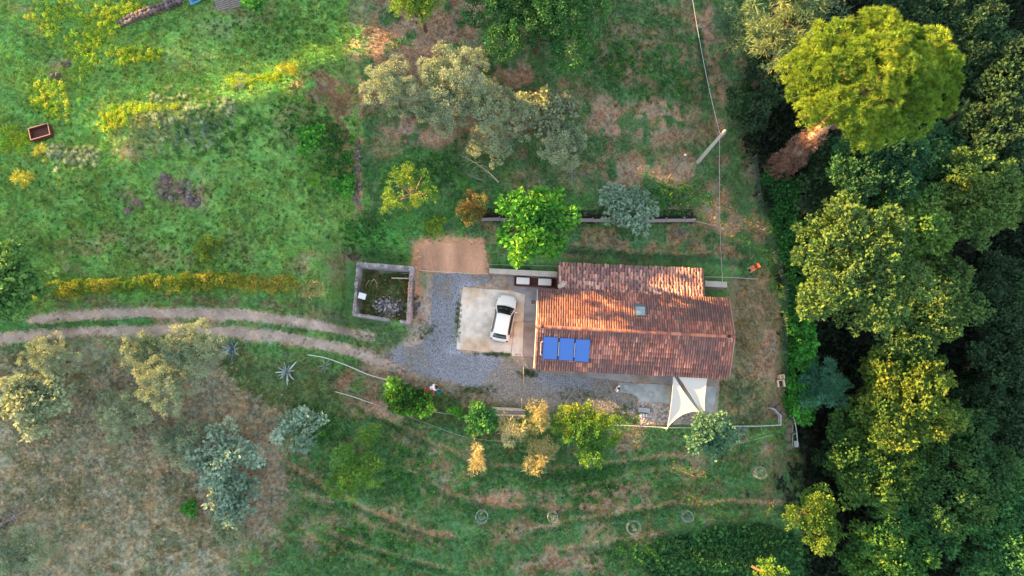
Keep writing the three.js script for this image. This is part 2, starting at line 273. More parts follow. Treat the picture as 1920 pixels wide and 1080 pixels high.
line([[1060, 458], [1130, 468], [1210, 472], [1400, 480]], 0.25, [128, 118, 94], { a: 0.8 });
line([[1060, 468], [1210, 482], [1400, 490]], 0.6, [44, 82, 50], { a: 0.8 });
line([[900, 452], [1060, 466]], 0.25, [120, 116, 94], { a: 0.7 });
line([[1326, -40], [1330, 60], [1340, 140], [1352, 250]], 0.9, [132, 112, 98], { a: 0.6, cover: 0.6 });
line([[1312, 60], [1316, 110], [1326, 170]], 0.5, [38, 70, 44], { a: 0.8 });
line([[1405, 300], [1412, 400], [1440, 470]], 0.6, [120, 112, 96], { a: 0.5, cover: 0.6 });
line([[680, 150], [676, 240], [672, 390]], 0.5, [150, 128, 108], { a: 0.8, cover: 0.8 });
// track fringe, earth by the yard, under hedge
const TRACKS = [[[-60, 640], [60, 627], [150, 622], [260, 620], [330, 618], [420, 622], [500, 627], [560, 636], [620, 650], [670, 662], [720, 680]], [[60, 600], [100, 596], [180, 591], [260, 587], [340, 588], [430, 590], [500, 598], [560, 606], [620, 616], [690, 634]]];
area([[80, 560], [560, 560], [640, 590], [640, 612], [540, 592], [430, 580], [300, 578], [100, 588]], [100, 104, 78], { cover: 0.55, a: 0.8, grass: 0.7 });
for (const l of TRACKS) line(l, 0.8, [162, 146, 138], { a: 0.9, f: 0.5, grass: 0.05, warp: 0.3 });
area([[290, 592], [420, 596], [430, 618], [300, 616]], [146, 128, 120], { a: 0.7, f: 0.7, cover: 0.7, grass: 0.2 });
area([[-40, 604], [140, 600], [280, 594], [280, 612], [140, 616], [-40, 624]], [56, 112, 58], { a: 0.8, f: 0.4, warp: 0.2, grass: 1 });
area([[460, 604], [560, 614], [680, 640], [670, 655], [560, 628], [470, 618]], [78, 116, 68], { a: 0.8, f: 0.5, warp: 0.3, cover: 0.75, grass: 1 });
const GRAVEL = [[793, 512], [915, 517], [917, 528], [880, 534], [862, 540], [858, 600], [853, 655], [900, 664], [955, 668], [984, 690], [1060, 704], [1150, 713], [1165, 735], [1194, 750], [1190, 778], [1140, 776], [1070, 764], [1000, 757], [935, 750], [905, 733], [860, 722], [800, 704], [740, 696], [700, 683], [694, 670], [740, 655], [762, 640], [772, 600], [783, 560]];
area(GRAVEL, [138, 126, 118], { f: 1.2, warp: 0.5, grass: 0.12 });
area([[776, 450], [905, 446], [918, 516], [790, 512], [786, 560], [772, 600], [768, 500]], [172, 134, 110], { f: 0.8, warp: 0.35, grass: 0.05 });
area([[910, 516], [965, 520], [972, 545], [950, 555], [905, 540]], [160, 122, 98], { f: 0.5, warp: 0.25, grass: 0.05 });
area([[845, 655], [985, 660], [1000, 700], [960, 720], [930, 690], [850, 672]], [134, 120, 98], { cover: 0.6, a: 0.8, f: 0.6, grass: 0.4 });

// bare ground under concrete, in the trench and in the ruin
area([[862, 534], [948, 512], [1046, 514], [1046, 545], [1010, 600], [1012, 690], [1350, 700], [1345, 790], [1200, 800], [1194, 745], [1150, 716], [985, 694], [955, 666], [850, 660]], [140, 126, 116], { f: 0.1, warp: 0, grass: 0 });
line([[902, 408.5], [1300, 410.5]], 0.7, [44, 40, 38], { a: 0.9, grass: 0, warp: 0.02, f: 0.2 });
area([[668, 500], [770, 508], [764, 602], [662, 590]], [112, 114, 84], { f: 0.2, warp: 0, grass: 0.6 });
// fine grain, then the texture
const gdata = new Uint8Array(GW * GH * 4);
for (let j = 0; j < GH; j++) for (let i = 0; i < GW; i++) {
  const k = j * GW + i, x = GX0 + (i + 0.5) / GW * GWX, z = GZ0 + (j + 0.5) / GH * GWZ;
  const n = 0.62 + 0.5 * (fine[k] - 0.5) * 1.6 + 0.5 * (pat[k] - 0.1) + 0.34 * (hash2(i, j, 3) - 0.5) + 0.3 * (hash2(i >> 1, j >> 1, 5) - 0.5);
  const m = 1.35 * clamp(n + 0.16, 0.35, 1.7), y = (noise(x * 1.7, z * 1.7, 61) - 0.5) * 0.3;
  const o = [gcol[3 * k] * m * (1 + y), gcol[3 * k + 1] * m, gcol[3 * k + 2] * m * (1 - y * 0.6)];
  for (let q = 0; q < 3; q++) { const c = o[q]; gcol[3 * k + q] = c; gdata[4 * k + q] = 255 * (c <= 0.0031308 ? 12.92 * c : 1.055 * c ** (1 / 2.4) - 0.055); }
  gdata[4 * k + 3] = 255;
}
const gmap = new THREE.DataTexture(gdata, GW, GH); gmap.colorSpace = THREE.SRGBColorSpace; gmap.wrapS = gmap.wrapT = THREE.MirroredRepeatWrapping; gmap.magFilter = THREE.LinearFilter; gmap.minFilter = THREE.LinearMipmapLinearFilter; gmap.generateMipmaps = true; gmap.needsUpdate = true;
const gIndex = (x, z) => clamp(Math.floor((z - GZ0) / GWZ * GH), 0, GH - 1) * GW + clamp(Math.floor((x - GX0) / GWX * GW), 0, GW - 1);
const bumpTex = tex(512, 6, (x, y) => { const n = 255 * (0.6 * fbm(x * 5, y * 5, 71, 3) + 0.4 * hash2(Math.floor(x * 85), Math.floor(y * 85), 9)); return [n, n, n]; }, false);
{
  const axis = (a, b, s) => { const l = []; for (let x = a; x <= b + 1e-6; x += s) l.push(x); let st = s; for (let x = b; x < 900;) { st *= 1.5; x += st; l.push(x); } st = s; for (let x = a; x > -900;) { st *= 1.5; x -= st; l.unshift(x); } return l; };
  const near = (l, a, b) => { const o = []; for (let x = a; x < b - 0.5; x += 1) o.push(x); return [...l.filter(x => x < a), ...o, ...l.filter(x => x >= b)]; }, xs = near(axis(-60, 60, 0.4), -112, -60), zs = near(axis(-40, 34, 0.4), -100, -40), nx = xs.length, nz = zs.length;
  const pos = new Float32Array(nx * nz * 3), uv = new Float32Array(nx * nz * 2), idx = [];
  for (let j = 0; j < nz; j++) for (let i = 0; i < nx; i++) {
    const k = j * nx + i; pos[3 * k] = xs[i]; pos[3 * k + 1] = height(xs[i], zs[j]); pos[3 * k + 2] = zs[j];
    uv[2 * k] = (xs[i] - GX0) / GWX; uv[2 * k + 1] = (zs[j] - GZ0) / GWZ;
    if (i + 1 < nx && j + 1 < nz) idx.push(k, k + nx, k + 1, k + 1, k + nx, k + nx + 1);
  }
  const g = new THREE.BufferGeometry(); g.setAttribute('position', new THREE.BufferAttribute(pos, 3)); g.setAttribute('uv', new THREE.BufferAttribute(uv, 2)); g.setIndex(idx); g.computeVertexNormals();
  const b = bumpTex.clone(); b.repeat.set(GWX / 6, GWZ / 6); b.needsUpdate = true;
  struct('ground', g, MAT(0xffffff, 0.95, { map: gmap, bumpMap: b, bumpScale: 0.05 }));
}

// ---------------------------------------------------------------- yard surfaces
const rag = (poly, amp, step = 0.18, s = 3) => { const o = []; for (let i = 0; i < poly.length; i++) { const a = poly[i], b = poly[(i + 1) % poly.length], l = Math.hypot(b[0] - a[0], b[1] - a[1]), n = Math.max(1, Math.round(l / step)), nx = (b[1] - a[1]) / l, nz = -(b[0] - a[0]) / l; for (let k = 0; k < n; k++) { const x = lerp(a[0], b[0], k / n), z = lerp(a[1], b[1], k / n), q = amp * ((fbm(x * 0.8, z * 0.8, s, 4) - 0.5) * 2.4 + (noise(x * 6, z * 6, s + 1) - 0.5) * 0.6); o.push([x + nx * q, z + nz * q]); } } return o; };
function sheet(poly, y) { const g = new THREE.ShapeGeometry(new THREE.Shape(poly.map(([x, z]) => new THREE.Vector2(x, -z)))); g.rotateX(-Math.PI / 2); g.translate(0, y, 0); const p = g.attributes.position, u = g.attributes.uv; for (let i = 0; i < p.count; i++) u.setXY(i, p.getX(i), p.getZ(i)); return g; }
const gravelTex = tex(1024, 34, (x, y) => {
  const big = fbm(x * 0.22, y * 0.22, 81, 3), s = hash2(Math.floor(x * 30), Math.floor(y * 30), 4), t = hash2(Math.floor(x * 15), Math.floor(y * 15), 6), m = sstep(0.5, 0.66, fbm(x * 0.3 + 9, y * 0.3, 85, 4));
  const v = 0.62 + 0.42 * s + 0.3 * t + 0.25 * (big - 0.5), q = sstep(0.5, 0.62, fbm(x * 0.16 + 21, y * 0.2 + 4, 88, 3)) * (1 - m);
  return [(lerp(128, 134, m) + 22 * q) * v, (lerp(134, 126, m) + 24 * q) * v, (lerp(146, 116, m) + 32 * q) * v];
});
const gbump = tex(512, 8, (x, y) => { const n = 255 * hash2(Math.floor(x * 32), Math.floor(y * 32), 7); return [n, n, n]; }, false);
{
  struct('gravel_yard', sheet(rag(P2(GRAVEL, 0.015), 0.3), 0.015), MAT(0xffffff, 0.95, { map: gravelTex, bumpMap: gbump, bumpScale: 0.03 }));
  const dirtTex = tex(512, 12, (x, y) => { const n = 0.66 + 0.4 * fbm(x * 1.2, y * 1.2, 91, 4) + 0.28 * hash2(Math.floor(x * 40), Math.floor(y * 40), 2); return [162 * n, 150 * n, 143 * n]; });
  const gs = TRACKS.map((l, n) => {
    const w = G2(l).map(([x, z]) => V(x, 0, z)), c = bez(w, 220), pos = [], uv = [], idx = [];
    c.forEach((p, i) => {
      const t = c[Math.min(i + 1, c.length - 1)].clone().sub(c[Math.max(i - 1, 0)]).normalize(), sx = -t.z, sz = t.x;
      const half = 0.22 + 0.2 * fbm(i * 0.05, n * 9, 15, 3) + 0.1 * rnd();
      const h2 = half * (i > 205 ? 0.75 : 1);
      for (const k of [-1, -0.35, 0.35, 1]) { const q = k * h2 * (Math.abs(k) === 1 ? rr(0.8, 1.25) : 1), x = p.x + sx * q, z = p.z + sz * q; pos.push(x, height(x, z) + 0.035 - 0.03 * Math.abs(k) + 0.012, z); uv.push(x, z); }
      if (i) for (let k = 0; k < 3; k++) { const a = (i - 1) * 4 + k, b = a + 4; idx.push(a, b, a + 1, b, b + 1, a + 1); }
    });
    const g = new THREE.BufferGeometry(); g.setAttribute('position', new THREE.Float32BufferAttribute(pos, 3)); g.setAttribute('uv', new THREE.Float32BufferAttribute(uv, 2)); g.setIndex(idx); g.computeVertexNormals(); return g;
  });
  struct('dirt_track', gs, MAT(0xffffff, 0.95, { map: dirtTex, bumpMap: gbump, bumpScale: 0.025 }));
  // raw earth cut beside the yard
  const earthTex = tex(512, 8, (x, y) => { const n = 0.72 + 0.36 * fbm(x * 1.1, y * 0.5, 95, 4) + 0.2 * hash2(Math.floor(x * 40), Math.floor(y * 40), 8) - 0.5 * sstep(0.70, 0.8, fbm(x * 3.2, y * 0.25, 97, 2)) * sstep(0.4, 0.6, noise(x * 0.4, y * 0.3, 3)); return [188 * n, 148 * n, 124 * n]; });
  const pos = [], uv = [], idx = [], nu = 60, nv = 30, c = G2([[779, 455], [908, 452], [916, 515], [788, 507]]);
  for (let j = 0; j <= nv; j++) for (let i = 0; i <= nu; i++) {
    const a = i / nu, b = j / nv; let x = lerp(lerp(c[0][0], c[1][0], a), lerp(c[3][0], c[2][0], a), b), z = lerp(lerp(c[0][1], c[1][1], a), lerp(c[3][1], c[2][1], a), b);
    const edge = Math.min(a, 1 - a, b * 0.6, (1 - b)) * 10, e = clamp(edge), q = (noise(x * 2, z * 2, 3) - 0.5) * 0.4 * (1 - e); x += q; z += q;
    const groove = 0.1 * sstep(0.62, 0.75, fbm(x * 2.6, z * 0.3, 19, 2)) * e;
    pos.push(x, height(x, z) + 0.02 + 0.1 * e + 0.06 * fbm(x * 1.5, z * 1.5, 4, 3) * e - groove, z); uv.push(x, z);
    if (i < nu && j < nv) { const k = j * (nu + 1) + i; idx.push(k, k + nu + 1, k + 1, k + 1, k + nu + 1, k + nu + 2); }
  }
  const g = new THREE.BufferGeometry(); g.setAttribute('position', new THREE.Float32BufferAttribute(pos, 3)); g.setAttribute('uv', new THREE.Float32BufferAttribute(uv, 2)); g.setIndex(idx); g.computeVertexNormals();
  struct('earth_bank', g, MAT(0xffffff, 0.95, { map: earthTex, bumpMap: gbump, bumpScale: 0.03 }));
}
const concTex = (r, g, b, s, k = 1, m = 14) => tex(512, m, (x, y) => { const n = 0.84 + k * (0.34 * (fbm(x * 0.5, y * 0.5, s, 5) - 0.5) + 0.22 * (fbm(x * 2.2, y * 2.2, s + 3, 3) - 0.5)) + 0.1 * hash2(Math.floor(x * 36), Math.floor(y * 36), s), st = k * sstep(0.56, 0.7, fbm(x * 0.35 + 5, y * 0.35, s + 9, 4)); return [r * n * (1 - 0.02 * st), g * n * (1 - 0.09 * st), b * n * (1 - 0.17 * st)]; });
const M = {
  conc: MAT(0xffffff, 0.85, { map: concTex(224, 214, 205, 101, 1.0), bumpMap: bumpTex, bumpScale: 0.006 }),
  concGrey: MAT(0xffffff, 0.85, { map: concTex(156, 154, 159, 111), bumpMap: bumpTex, bumpScale: 0.006 }),
  concPink: MAT(0xffffff, 0.85, { map: concTex(164, 150, 148, 115), bumpMap: bumpTex, bumpScale: 0.006 }),
  patio: MAT(0xffffff, 0.8, { map: concTex(164, 172, 176, 121), bumpMap: bumpTex, bumpScale: 0.005 }),
  white: MAT(col(204, 202, 200), 0.6), offwhite: MAT(col(188, 186, 184), 0.75),
  plaster: MAT(0xffffff, 0.9, { map: concTex(196, 176, 150, 131, 0.6) }),
  steel: PMAT(col(150, 156, 164), 0.4, { metalness: 0.6 }), paleSteel: PMAT(col(178, 184, 192), 0.5, { metalness: 0.2 }), dark: MAT(col(40, 42, 48), 0.6), black: MAT(col(18, 18, 20), 0.5),
  wood: MAT(0xffffff, 0.9, { map: tex(256, 2, (x, y) => { const n = 0.7 + 0.4 * fbm(x * 2, y * 30, 141, 3) + 0.15 * noise(x * 3, y * 3, 5); return [126 * n, 120 * n, 122 * n]; }) }),
  woodPale: MAT(0xffffff, 0.9, { map: tex(256, 2, (x, y) => { const n = 0.7 + 0.4 * fbm(x * 2, y * 30, 145, 3); return [196 * n, 184 * n, 164 * n]; }) }),
  bark: MAT(0xffffff, 0.95, { map: tex(256, 2, (x, y) => { const n = 0.5 + 0.8 * fbm(x * 9, y * 2, 151, 4); return [104 * n, 88 * n, 74 * n]; }) }),
  barkPale: MAT(0xffffff, 0.95, { map: tex(256, 2, (x, y) => { const n = 0.55 + 0.7 * fbm(x * 8, y * 2.5, 155, 4); return [176 * n, 150 * n, 134 * n]; }) }),
  stone: MAT(0xffffff, 0.95, { map: tex(256, 1.5, (x, y) => { const n = 0.6 + 0.6 * fbm(x * 5, y * 5, 161, 4); return [168 * n, 164 * n, 166 * n]; }) }),
  stoneTan: MAT(0xffffff, 0.95, { map: tex(256, 1.5, (x, y) => { const n = 0.6 + 0.6 * fbm(x * 5, y * 5, 165, 4); return [172 * n, 156 * n, 146 * n]; }) }),
  glass: PMAT(col(20, 26, 34), 0.06, { metalness: 0, clearcoat: 1, clearcoatRoughness: 0.03 }),
};
struct('parking_slab', prism(rag(P2([[868, 538], [958, 545], [984, 552], [981, 603], [964, 604], [958, 662], [900, 660], [856, 655], [860, 600]], 0.05), 0.05, 0.2), -0.1, 0.05), M.conc);
struct('yard_slab', prism(P2([[950, 513], [1044, 518], [1042, 545], [1008, 545], [1003, 601], [981.5, 601], [984.5, 552], [959, 545]], 0.06), -0.1, 0.06), M.concGrey);
struct('pale_path_slab', prism(P2([[964.5, 605], [982, 603], [980, 668], [958.5, 667]], 0.07), -0.1, 0.07), M.conc);
struct('doorside_slab', prism(P2([[982.5, 603], [1012, 603], [1010, 669], [980.5, 668.5]], 0.056), -0.1, 0.056), M.concPink);
struct('house_apron', prism(P2([[982, 670], [1012, 670], [1012, 680], [1350, 697], [1344, 723], [1178, 715], [1150, 713], [1090, 706], [1005, 697], [990, 689]], 0.06), -0.1, 0.06), M.concGrey);
struct('patio_slab', prism(rag(P2([[1163, 717], [1343, 724.5], [1341, 752], [1334, 774], [1310, 772], [1258, 756], [1200, 752], [1194, 741], [1163, 735]], 0.05), 0.03, 0.25), -0.1, 0.04), M.patio);
{ // drain covers let into the concrete
  for (const [x, y, s, l] of [[1000, 566, 0.42, 'small dark square drain cover beside the west wall of the house'], [1174, 726, 0.4, 'pale grey square drain cover near the west end of the patio'], [1220, 740, 0.42, 'grey square drain cover in the middle of the patio']]) {
    const p = pt(x, y, 0.06), t = thing('drain_cover', l, 'drain cover', null, p); t.rotation.y = -0.05;
    mesh('frame', [box(s, 0.03, 0.04, 0, 0, -s / 2), box(s, 0.03, 0.04, 0, 0, s / 2), box(0.04, 0.03, s, -s / 2, 0, 0), box(0.04, 0.03, s, s / 2, 0, 0)], M.steel, t);
    mesh('lid', box(s - 0.05, 0.02, s - 0.05, 0, 0.004, 0), x < 1100 ? MAT(col(92, 92, 98), 0.8) : MAT(col(158, 166, 172), 0.8), t);
  }
}
// ---------------------------------------------------------------- house
const tileGeo = (r0, r1, len, n = 6) => { const g = new THREE.CylinderGeometry(r1, r0, len, n, 1, true, -Math.PI / 2, Math.PI); g.rotateX(-Math.PI / 2); g.rotateZ(0); return g; };
function frameOf(px, y) {
  const c = px.map(([a, b]) => pt(a, b, y)), ctr = c.reduce((s, p) => s.add(p.clone().multiplyScalar(0.25)), V(0, 0, 0));
  const ex = c[1].clone().sub(c[0]).add(c[2]).sub(c[3]).multiplyScalar(0.5), ez = c[3].clone().sub(c[0]).add(c[2]).sub(c[1]).multiplyScalar(0.5);
  return { ctr, L: ex.length(), D: ez.length(), turn: -Math.atan2(ex.z, ex.x) };
}
const ROOF = { a: lin3([148, 96, 84]), b: lin3([128, 92, 88]), c: lin3([100, 80, 80]), d: lin3([176, 126, 112]) };
function tiles(name, parent, { x0, x1, top, down, normal, slope, pitch, rows, r, jit, cols, s, start = 0 }) {
  const nx = Math.round((x1 - x0) / pitch), geo = tileGeo(r, r * 0.8, slope / rows * 1.25), im = new THREE.InstancedMesh(geo, MAT(0xffffff, 0.85, { bumpMap: bumpTex, bumpScale: 0.006 }), nx * rows);
  im.name = name; im.castShadow = im.receiveShadow = true; im.userData.kind = 'stuff';
  const X = V(1, 0, 0), m = new THREE.Matrix4(), c = new THREE.Color(); let k = 0;
  for (let i = 0; i < nx; i++) for (let j = 0; j < rows; j++) {
    const x = x0 + (i + 0.5) * pitch + rr(-jit, jit), d = (j + 0.5) * slope / rows + start + rr(-jit, jit);
    const pos = top.clone().addScaledVector(down, d).addScaledVector(normal, 0.012 + rr(-0.2, 0.3) * jit); pos.x = x;
    const yaw = rr(-1, 1) * jit * 3, lift = -0.05 + rr(-1, 1) * jit;
    const Z = down.clone().applyAxisAngle(normal, yaw).applyAxisAngle(X, 0).addScaledVector(normal, -lift * 0.6).normalize(), Y = normal.clone().addScaledVector(Z, -normal.dot(Z)).normalize(), X2 = Y.clone().cross(Z);
    m.makeBasis(X2, Y, Z).setPosition(pos); im.setMatrixAt(k, m);
    const p = fbm(x * 0.7 + s, d * 0.9 + s * 3, 201, 3), q = fbm(x * 0.5, d * 1.3, 205 + s, 3) + rr(-0.2, 0.2); let o = cols[0].map((v, w) => lerp(v, cols[1][w], sstep(0.36, 0.6, p + rr(-0.14, 0.14))));
    if (q > 0.52) o = o.map((v, w) => lerp(v, cols[2][w], 0.75)); if (q < 0.30) o = o.map((v, w) => lerp(v, cols[3][w], 0.7));
    const v = rr(0.72, 1.2); im.setColorAt(k, c.setRGB(o[0] * v, o[1] * v, o[2] * v)); k++;
  }
  parent.add(im); return im;
}
let HOUSE;
{
  const EY = 2.95, RISE = 1.42, f = frameOf([[1007, 543], [1370, 562], [1366, 708], [1002, 690]], EY);
  HOUSE = f;
  const h = thing('house', 'long single storey house under a brick red tiled gable roof', 'house', null, V(f.ctr.x, 0, f.ctr.z)); h.rotation.y = f.turn;
  const hl = f.L / 2, hd = f.D / 2, wd = hd - 0.42, wl = hl - 0.22, ry = EY + RISE;
  const prof = new THREE.Shape([[-wd, -0.3], [wd, -0.3], [wd, EY - 0.02], [0, ry - 0.2], [-wd, EY - 0.02]].map(p => new THREE.Vector2(...p)));
  const wg = new THREE.ExtrudeGeometry(prof, { depth: 2 * wl, bevelEnabled: false }); wg.translate(0, 0, -wl); wg.rotateY(Math.PI / 2);
  mesh('wall', wg, M.plaster, h);
  const roof = new THREE.Shape([[-hd, EY - 0.1], [-hd, EY], [0, ry], [hd, EY], [hd, EY - 0.1], [0, ry - 0.12]].map(p => new THREE.Vector2(...p)));
  const rg = new THREE.ExtrudeGeometry(roof, { depth: 2 * hl - 0.06, bevelEnabled: false }); rg.translate(0, 0, -hl + 0.03); rg.rotateY(Math.PI / 2);
  const rf = mesh('roof', rg, MAT(col(122, 86, 78), 0.9), h);
  for (const s of [-1, 1]) {
    const down = V(0, -RISE, s * hd), slope = down.length(); down.normalize(); const n = V(0, hd, s * RISE).normalize();
    tiles('roof_tiles', rf, { x0: -hl + 0.06, x1: hl - 0.06, top: V(0, ry, 0), down, normal: n, slope: slope + 0.05, pitch: 0.192, rows: 9, r: 0.098, jit: 0.016, cols: [ROOF.a, ROOF.b, ROOF.c, ROOF.d], s: s + 2 });
    // eaves gutter with its end caps, and the fascia behind it
    const gz = s * (hd + 0.05), g = new THREE.CylinderGeometry(0.075, 0.075, 2 * hl - 0.1, 10, 1, true, 0, Math.PI); g.rotateZ(Math.PI / 2); g.rotateX(s > 0 ? Math.PI : 0);
    g.rotateX(s > 0 ? 0 : 0); g.translate(0, EY - 0.06, gz);
    mesh('gutter', [g, box(2 * hl - 0.1, 0.015, 0.15, 0, EY - 0.13, gz, 0)], MAT(col(84, 76, 84), 0.5, { metalness: 0.3 }), h);
    mesh('downpipe', [bar(V(s * (hl - 0.7), EY - 0.13, gz), V(s * (hl - 0.7), 0.1, s * (wd + 0.06)), 0.045)], MAT(col(110, 80, 70), 0.5, { metalness: 0.3 }), h);
    // barge boards at both gables
    for (const e of [-1, 1]) {
      const b = bar(V(e * (hl + 0.0), ry - 0.0, 0), V(e * (hl + 0.0), EY - 0.03, s * hd), 0.05, 0.05, 4);
      mesh('verge_board', b, e < 0 ? M.offwhite : MAT(col(170, 130, 118), 0.8), h);
    }
  }
  const ridgeG = tileGeo(0.15, 0.135, 0.46, 8); ridgeG.rotateY(Math.PI / 2);
  const rm = [0, 1, 2, 3].map(i => MAT(col(...[[164, 104, 86], [146, 92, 80], [172, 116, 98], [130, 86, 78]][i]), 0.85, { bumpMap: bumpTex, bumpScale: 0.006 }));
  for (let i = 0, n = 40; i < n; i++) { const m = mesh('ridge_tile', ridgeG, rm[Math.floor(rnd() * 4)], rf); m.position.set(-hl + (i + 0.5) * 2 * hl / n, ry - 0.015 + rr(0, 0.015), rr(-0.01, 0.01)); m.rotation.z = 0.03; m.rotation.y = rr(-0.03, 0.03); }
  // skylight, vent pipes
  const onRoof = (px, py, up) => { let y = EY + 0.6, l; for (let k = 0; k < 12; k++) { const p = pt(px, py, y).sub(h.position).applyAxisAngle(V(0, 1, 0), -f.turn); l = p; y = ry - RISE * Math.abs(p.z) / hd + up; } return V(l.x, y, l.z); };
  HOUSE.onRoof = onRoof; HOUSE.pos = h.position; HOUSE.ang = Math.atan2(RISE, hd); HOUSE.hl = hl; HOUSE.hd = hd;
  {
    const p = onRoof(1200.5, 582, 0.1), g = new THREE.Group(); g.name = 'skylight'; g.position.copy(p); g.rotation.x = -HOUSE.ang; h.add(g);
    mesh('frame', [box(0.92, 0.14, 0.08, 0, 0, -0.52), box(0.92, 0.14, 0.08, 0, 0, 0.52), box(0.08, 0.14, 1.0, -0.42, 0, 0), box(0.08, 0.14, 1.0, 0.42, 0, 0), box(0.96, 0.06, 0.24, 0, 0.05, -0.46)], MAT(col(84, 92, 102), 0.5, { metalness: 0.4 }), g);
    mesh('pane', box(0.78, 0.03, 1.0, 0, 0.03, 0.02), PMAT(col(108, 130, 142), 0.12, { clearcoat: 1 }), g);
    for (const [x, y] of [[1016, 613], [1364.5, 632]]) {
      const q = onRoof(x, y, 0), v = new THREE.Group(); v.name = 'vent_pipe'; v.position.copy(q); h.add(v);
      mesh('pipe', bar(V(0, -0.2, 0), V(0, 0.42, 0), 0.08, 0.08, 10), MAT(col(120, 70, 60), 0.7), v);
      mesh('cap', [bar(V(0, 0.42, 0), V(0, 0.5, 0), 0.14, 0.05, 10)], MAT(col(44, 40, 42), 0.5), v);
      mesh('collar', box(0.3, 0.05, 0.22, 0.12, 0.06, 0), M.white, v);
    }
  }
  // openings in the walls (hidden from above by the eaves)
  const win = (x, z, w, hh, y, name) => { const g = new THREE.Group(); g.name = name; g.position.set(x, y, z); h.add(g); const s = Math.sign(z); mesh('frame', [box(w, 0.06, 0.06, 0, hh / 2, s * 0.02), box(w, 0.06, 0.06, 0, -hh / 2, s * 0.02), box(0.06, hh, 0.06, -w / 2, 0, s * 0.02), box(0.06, hh, 0.06, w / 2, 0, s * 0.02), box(0.05, hh, 0.05, 0, 0, s * 0.02)], MAT(col(96, 66, 44), 0.6), g); mesh('pane', box(w - 0.04, hh - 0.04, 0.02, 0, 0, s * 0.012, 0), M.glass, g); return g; };
  for (const x of [-5.6, -2.4, 1.6, 5.4]) win(x, wd, 1.0, 1.2, 1.55, 'window');
  const dr = win(3.4, wd, 1.0, 2.1, 1.12, 'door'); mesh('handle', box(0.04, 0.14, 0.05, 0.36, 0, 0.05), M.steel, dr);
}
{ // three solar collectors on brackets
  const mats = PMAT(col(32, 92, 176), 0.35, { clearcoat: 0.4, clearcoatRoughness: 0.12 }), fr = MAT(col(24, 52, 104), 0.5, { metalness: 0.3 });
  const xs = [1031.7, 1062, 1091.8], ys = [652.5, 654.8, 657], lab = ['leftmost of three blue solar panels on the front roof slope', 'middle one of three blue solar panels on the front roof slope', 'rightmost of three blue solar panels on the front roof slope'];
  const proto = []; xs.forEach((x, i) => {
    const l = HOUSE.onRoof(x, ys[i], 0.2), t = thing('solar_panel', lab[i], 'solar panel', 'blue solar panels on the house roof');
    t.position.copy(l.clone().applyAxisAngle(V(0, 1, 0), HOUSE.turn).add(HOUSE.pos)); t.rotation.set(HOUSE.ang, HOUSE.turn, 0, 'YXZ');
    const w = 1.19, d = 1.92;
    mesh('frame', [box(w, 0.09, 0.035, 0, 0, -d / 2 + 0.017), box(w, 0.09, 0.035, 0, 0, d / 2 - 0.017), box(0.035, 0.09, d - 0.07, -w / 2 + 0.017, 0, 0), box(0.035, 0.09, d - 0.07, w / 2 - 0.017, 0, 0), box(w - 0.05, 0.02, d - 0.05, 0, -0.03, 0, 0)], fr, t);
    mesh('absorber', box(w - 0.07, 0.02, d - 0.07, 0, 0.03, 0, 0), mats, t);
    for (const s of [-1, 1]) for (const e of [-1, 1]) mesh('bracket', box(0.05, 0.2, 0.06, s * 0.45, -0.12, e * 0.7), M.steel, t);
    mesh('pipe', i === 0 ? [bar(V(-w / 2 - 0.16, 0, -0.48), V(-w / 2 - 0.16, 0, 0.62), 0.025), bar(V(-w / 2 - 0.16, 0, -0.48), V(-w / 2, 0, -0.48), 0.025), bar(V(-w / 2 - 0.16, 0, 0.62), V(-w / 2, 0, 0.62), 0.025)] : [bar(V(-w / 2 - 0.025, 0.02, -0.6), V(-w / 2 - 0.025, 0.02, 0.6), 0.022)], M.white, t);
    for (const e of [-0.78, 0.78]) mesh('coupling', [box(0.07, 0.07, 0.2, w / 2 + 0.028, 0, e)], M.black, t);
  });
}
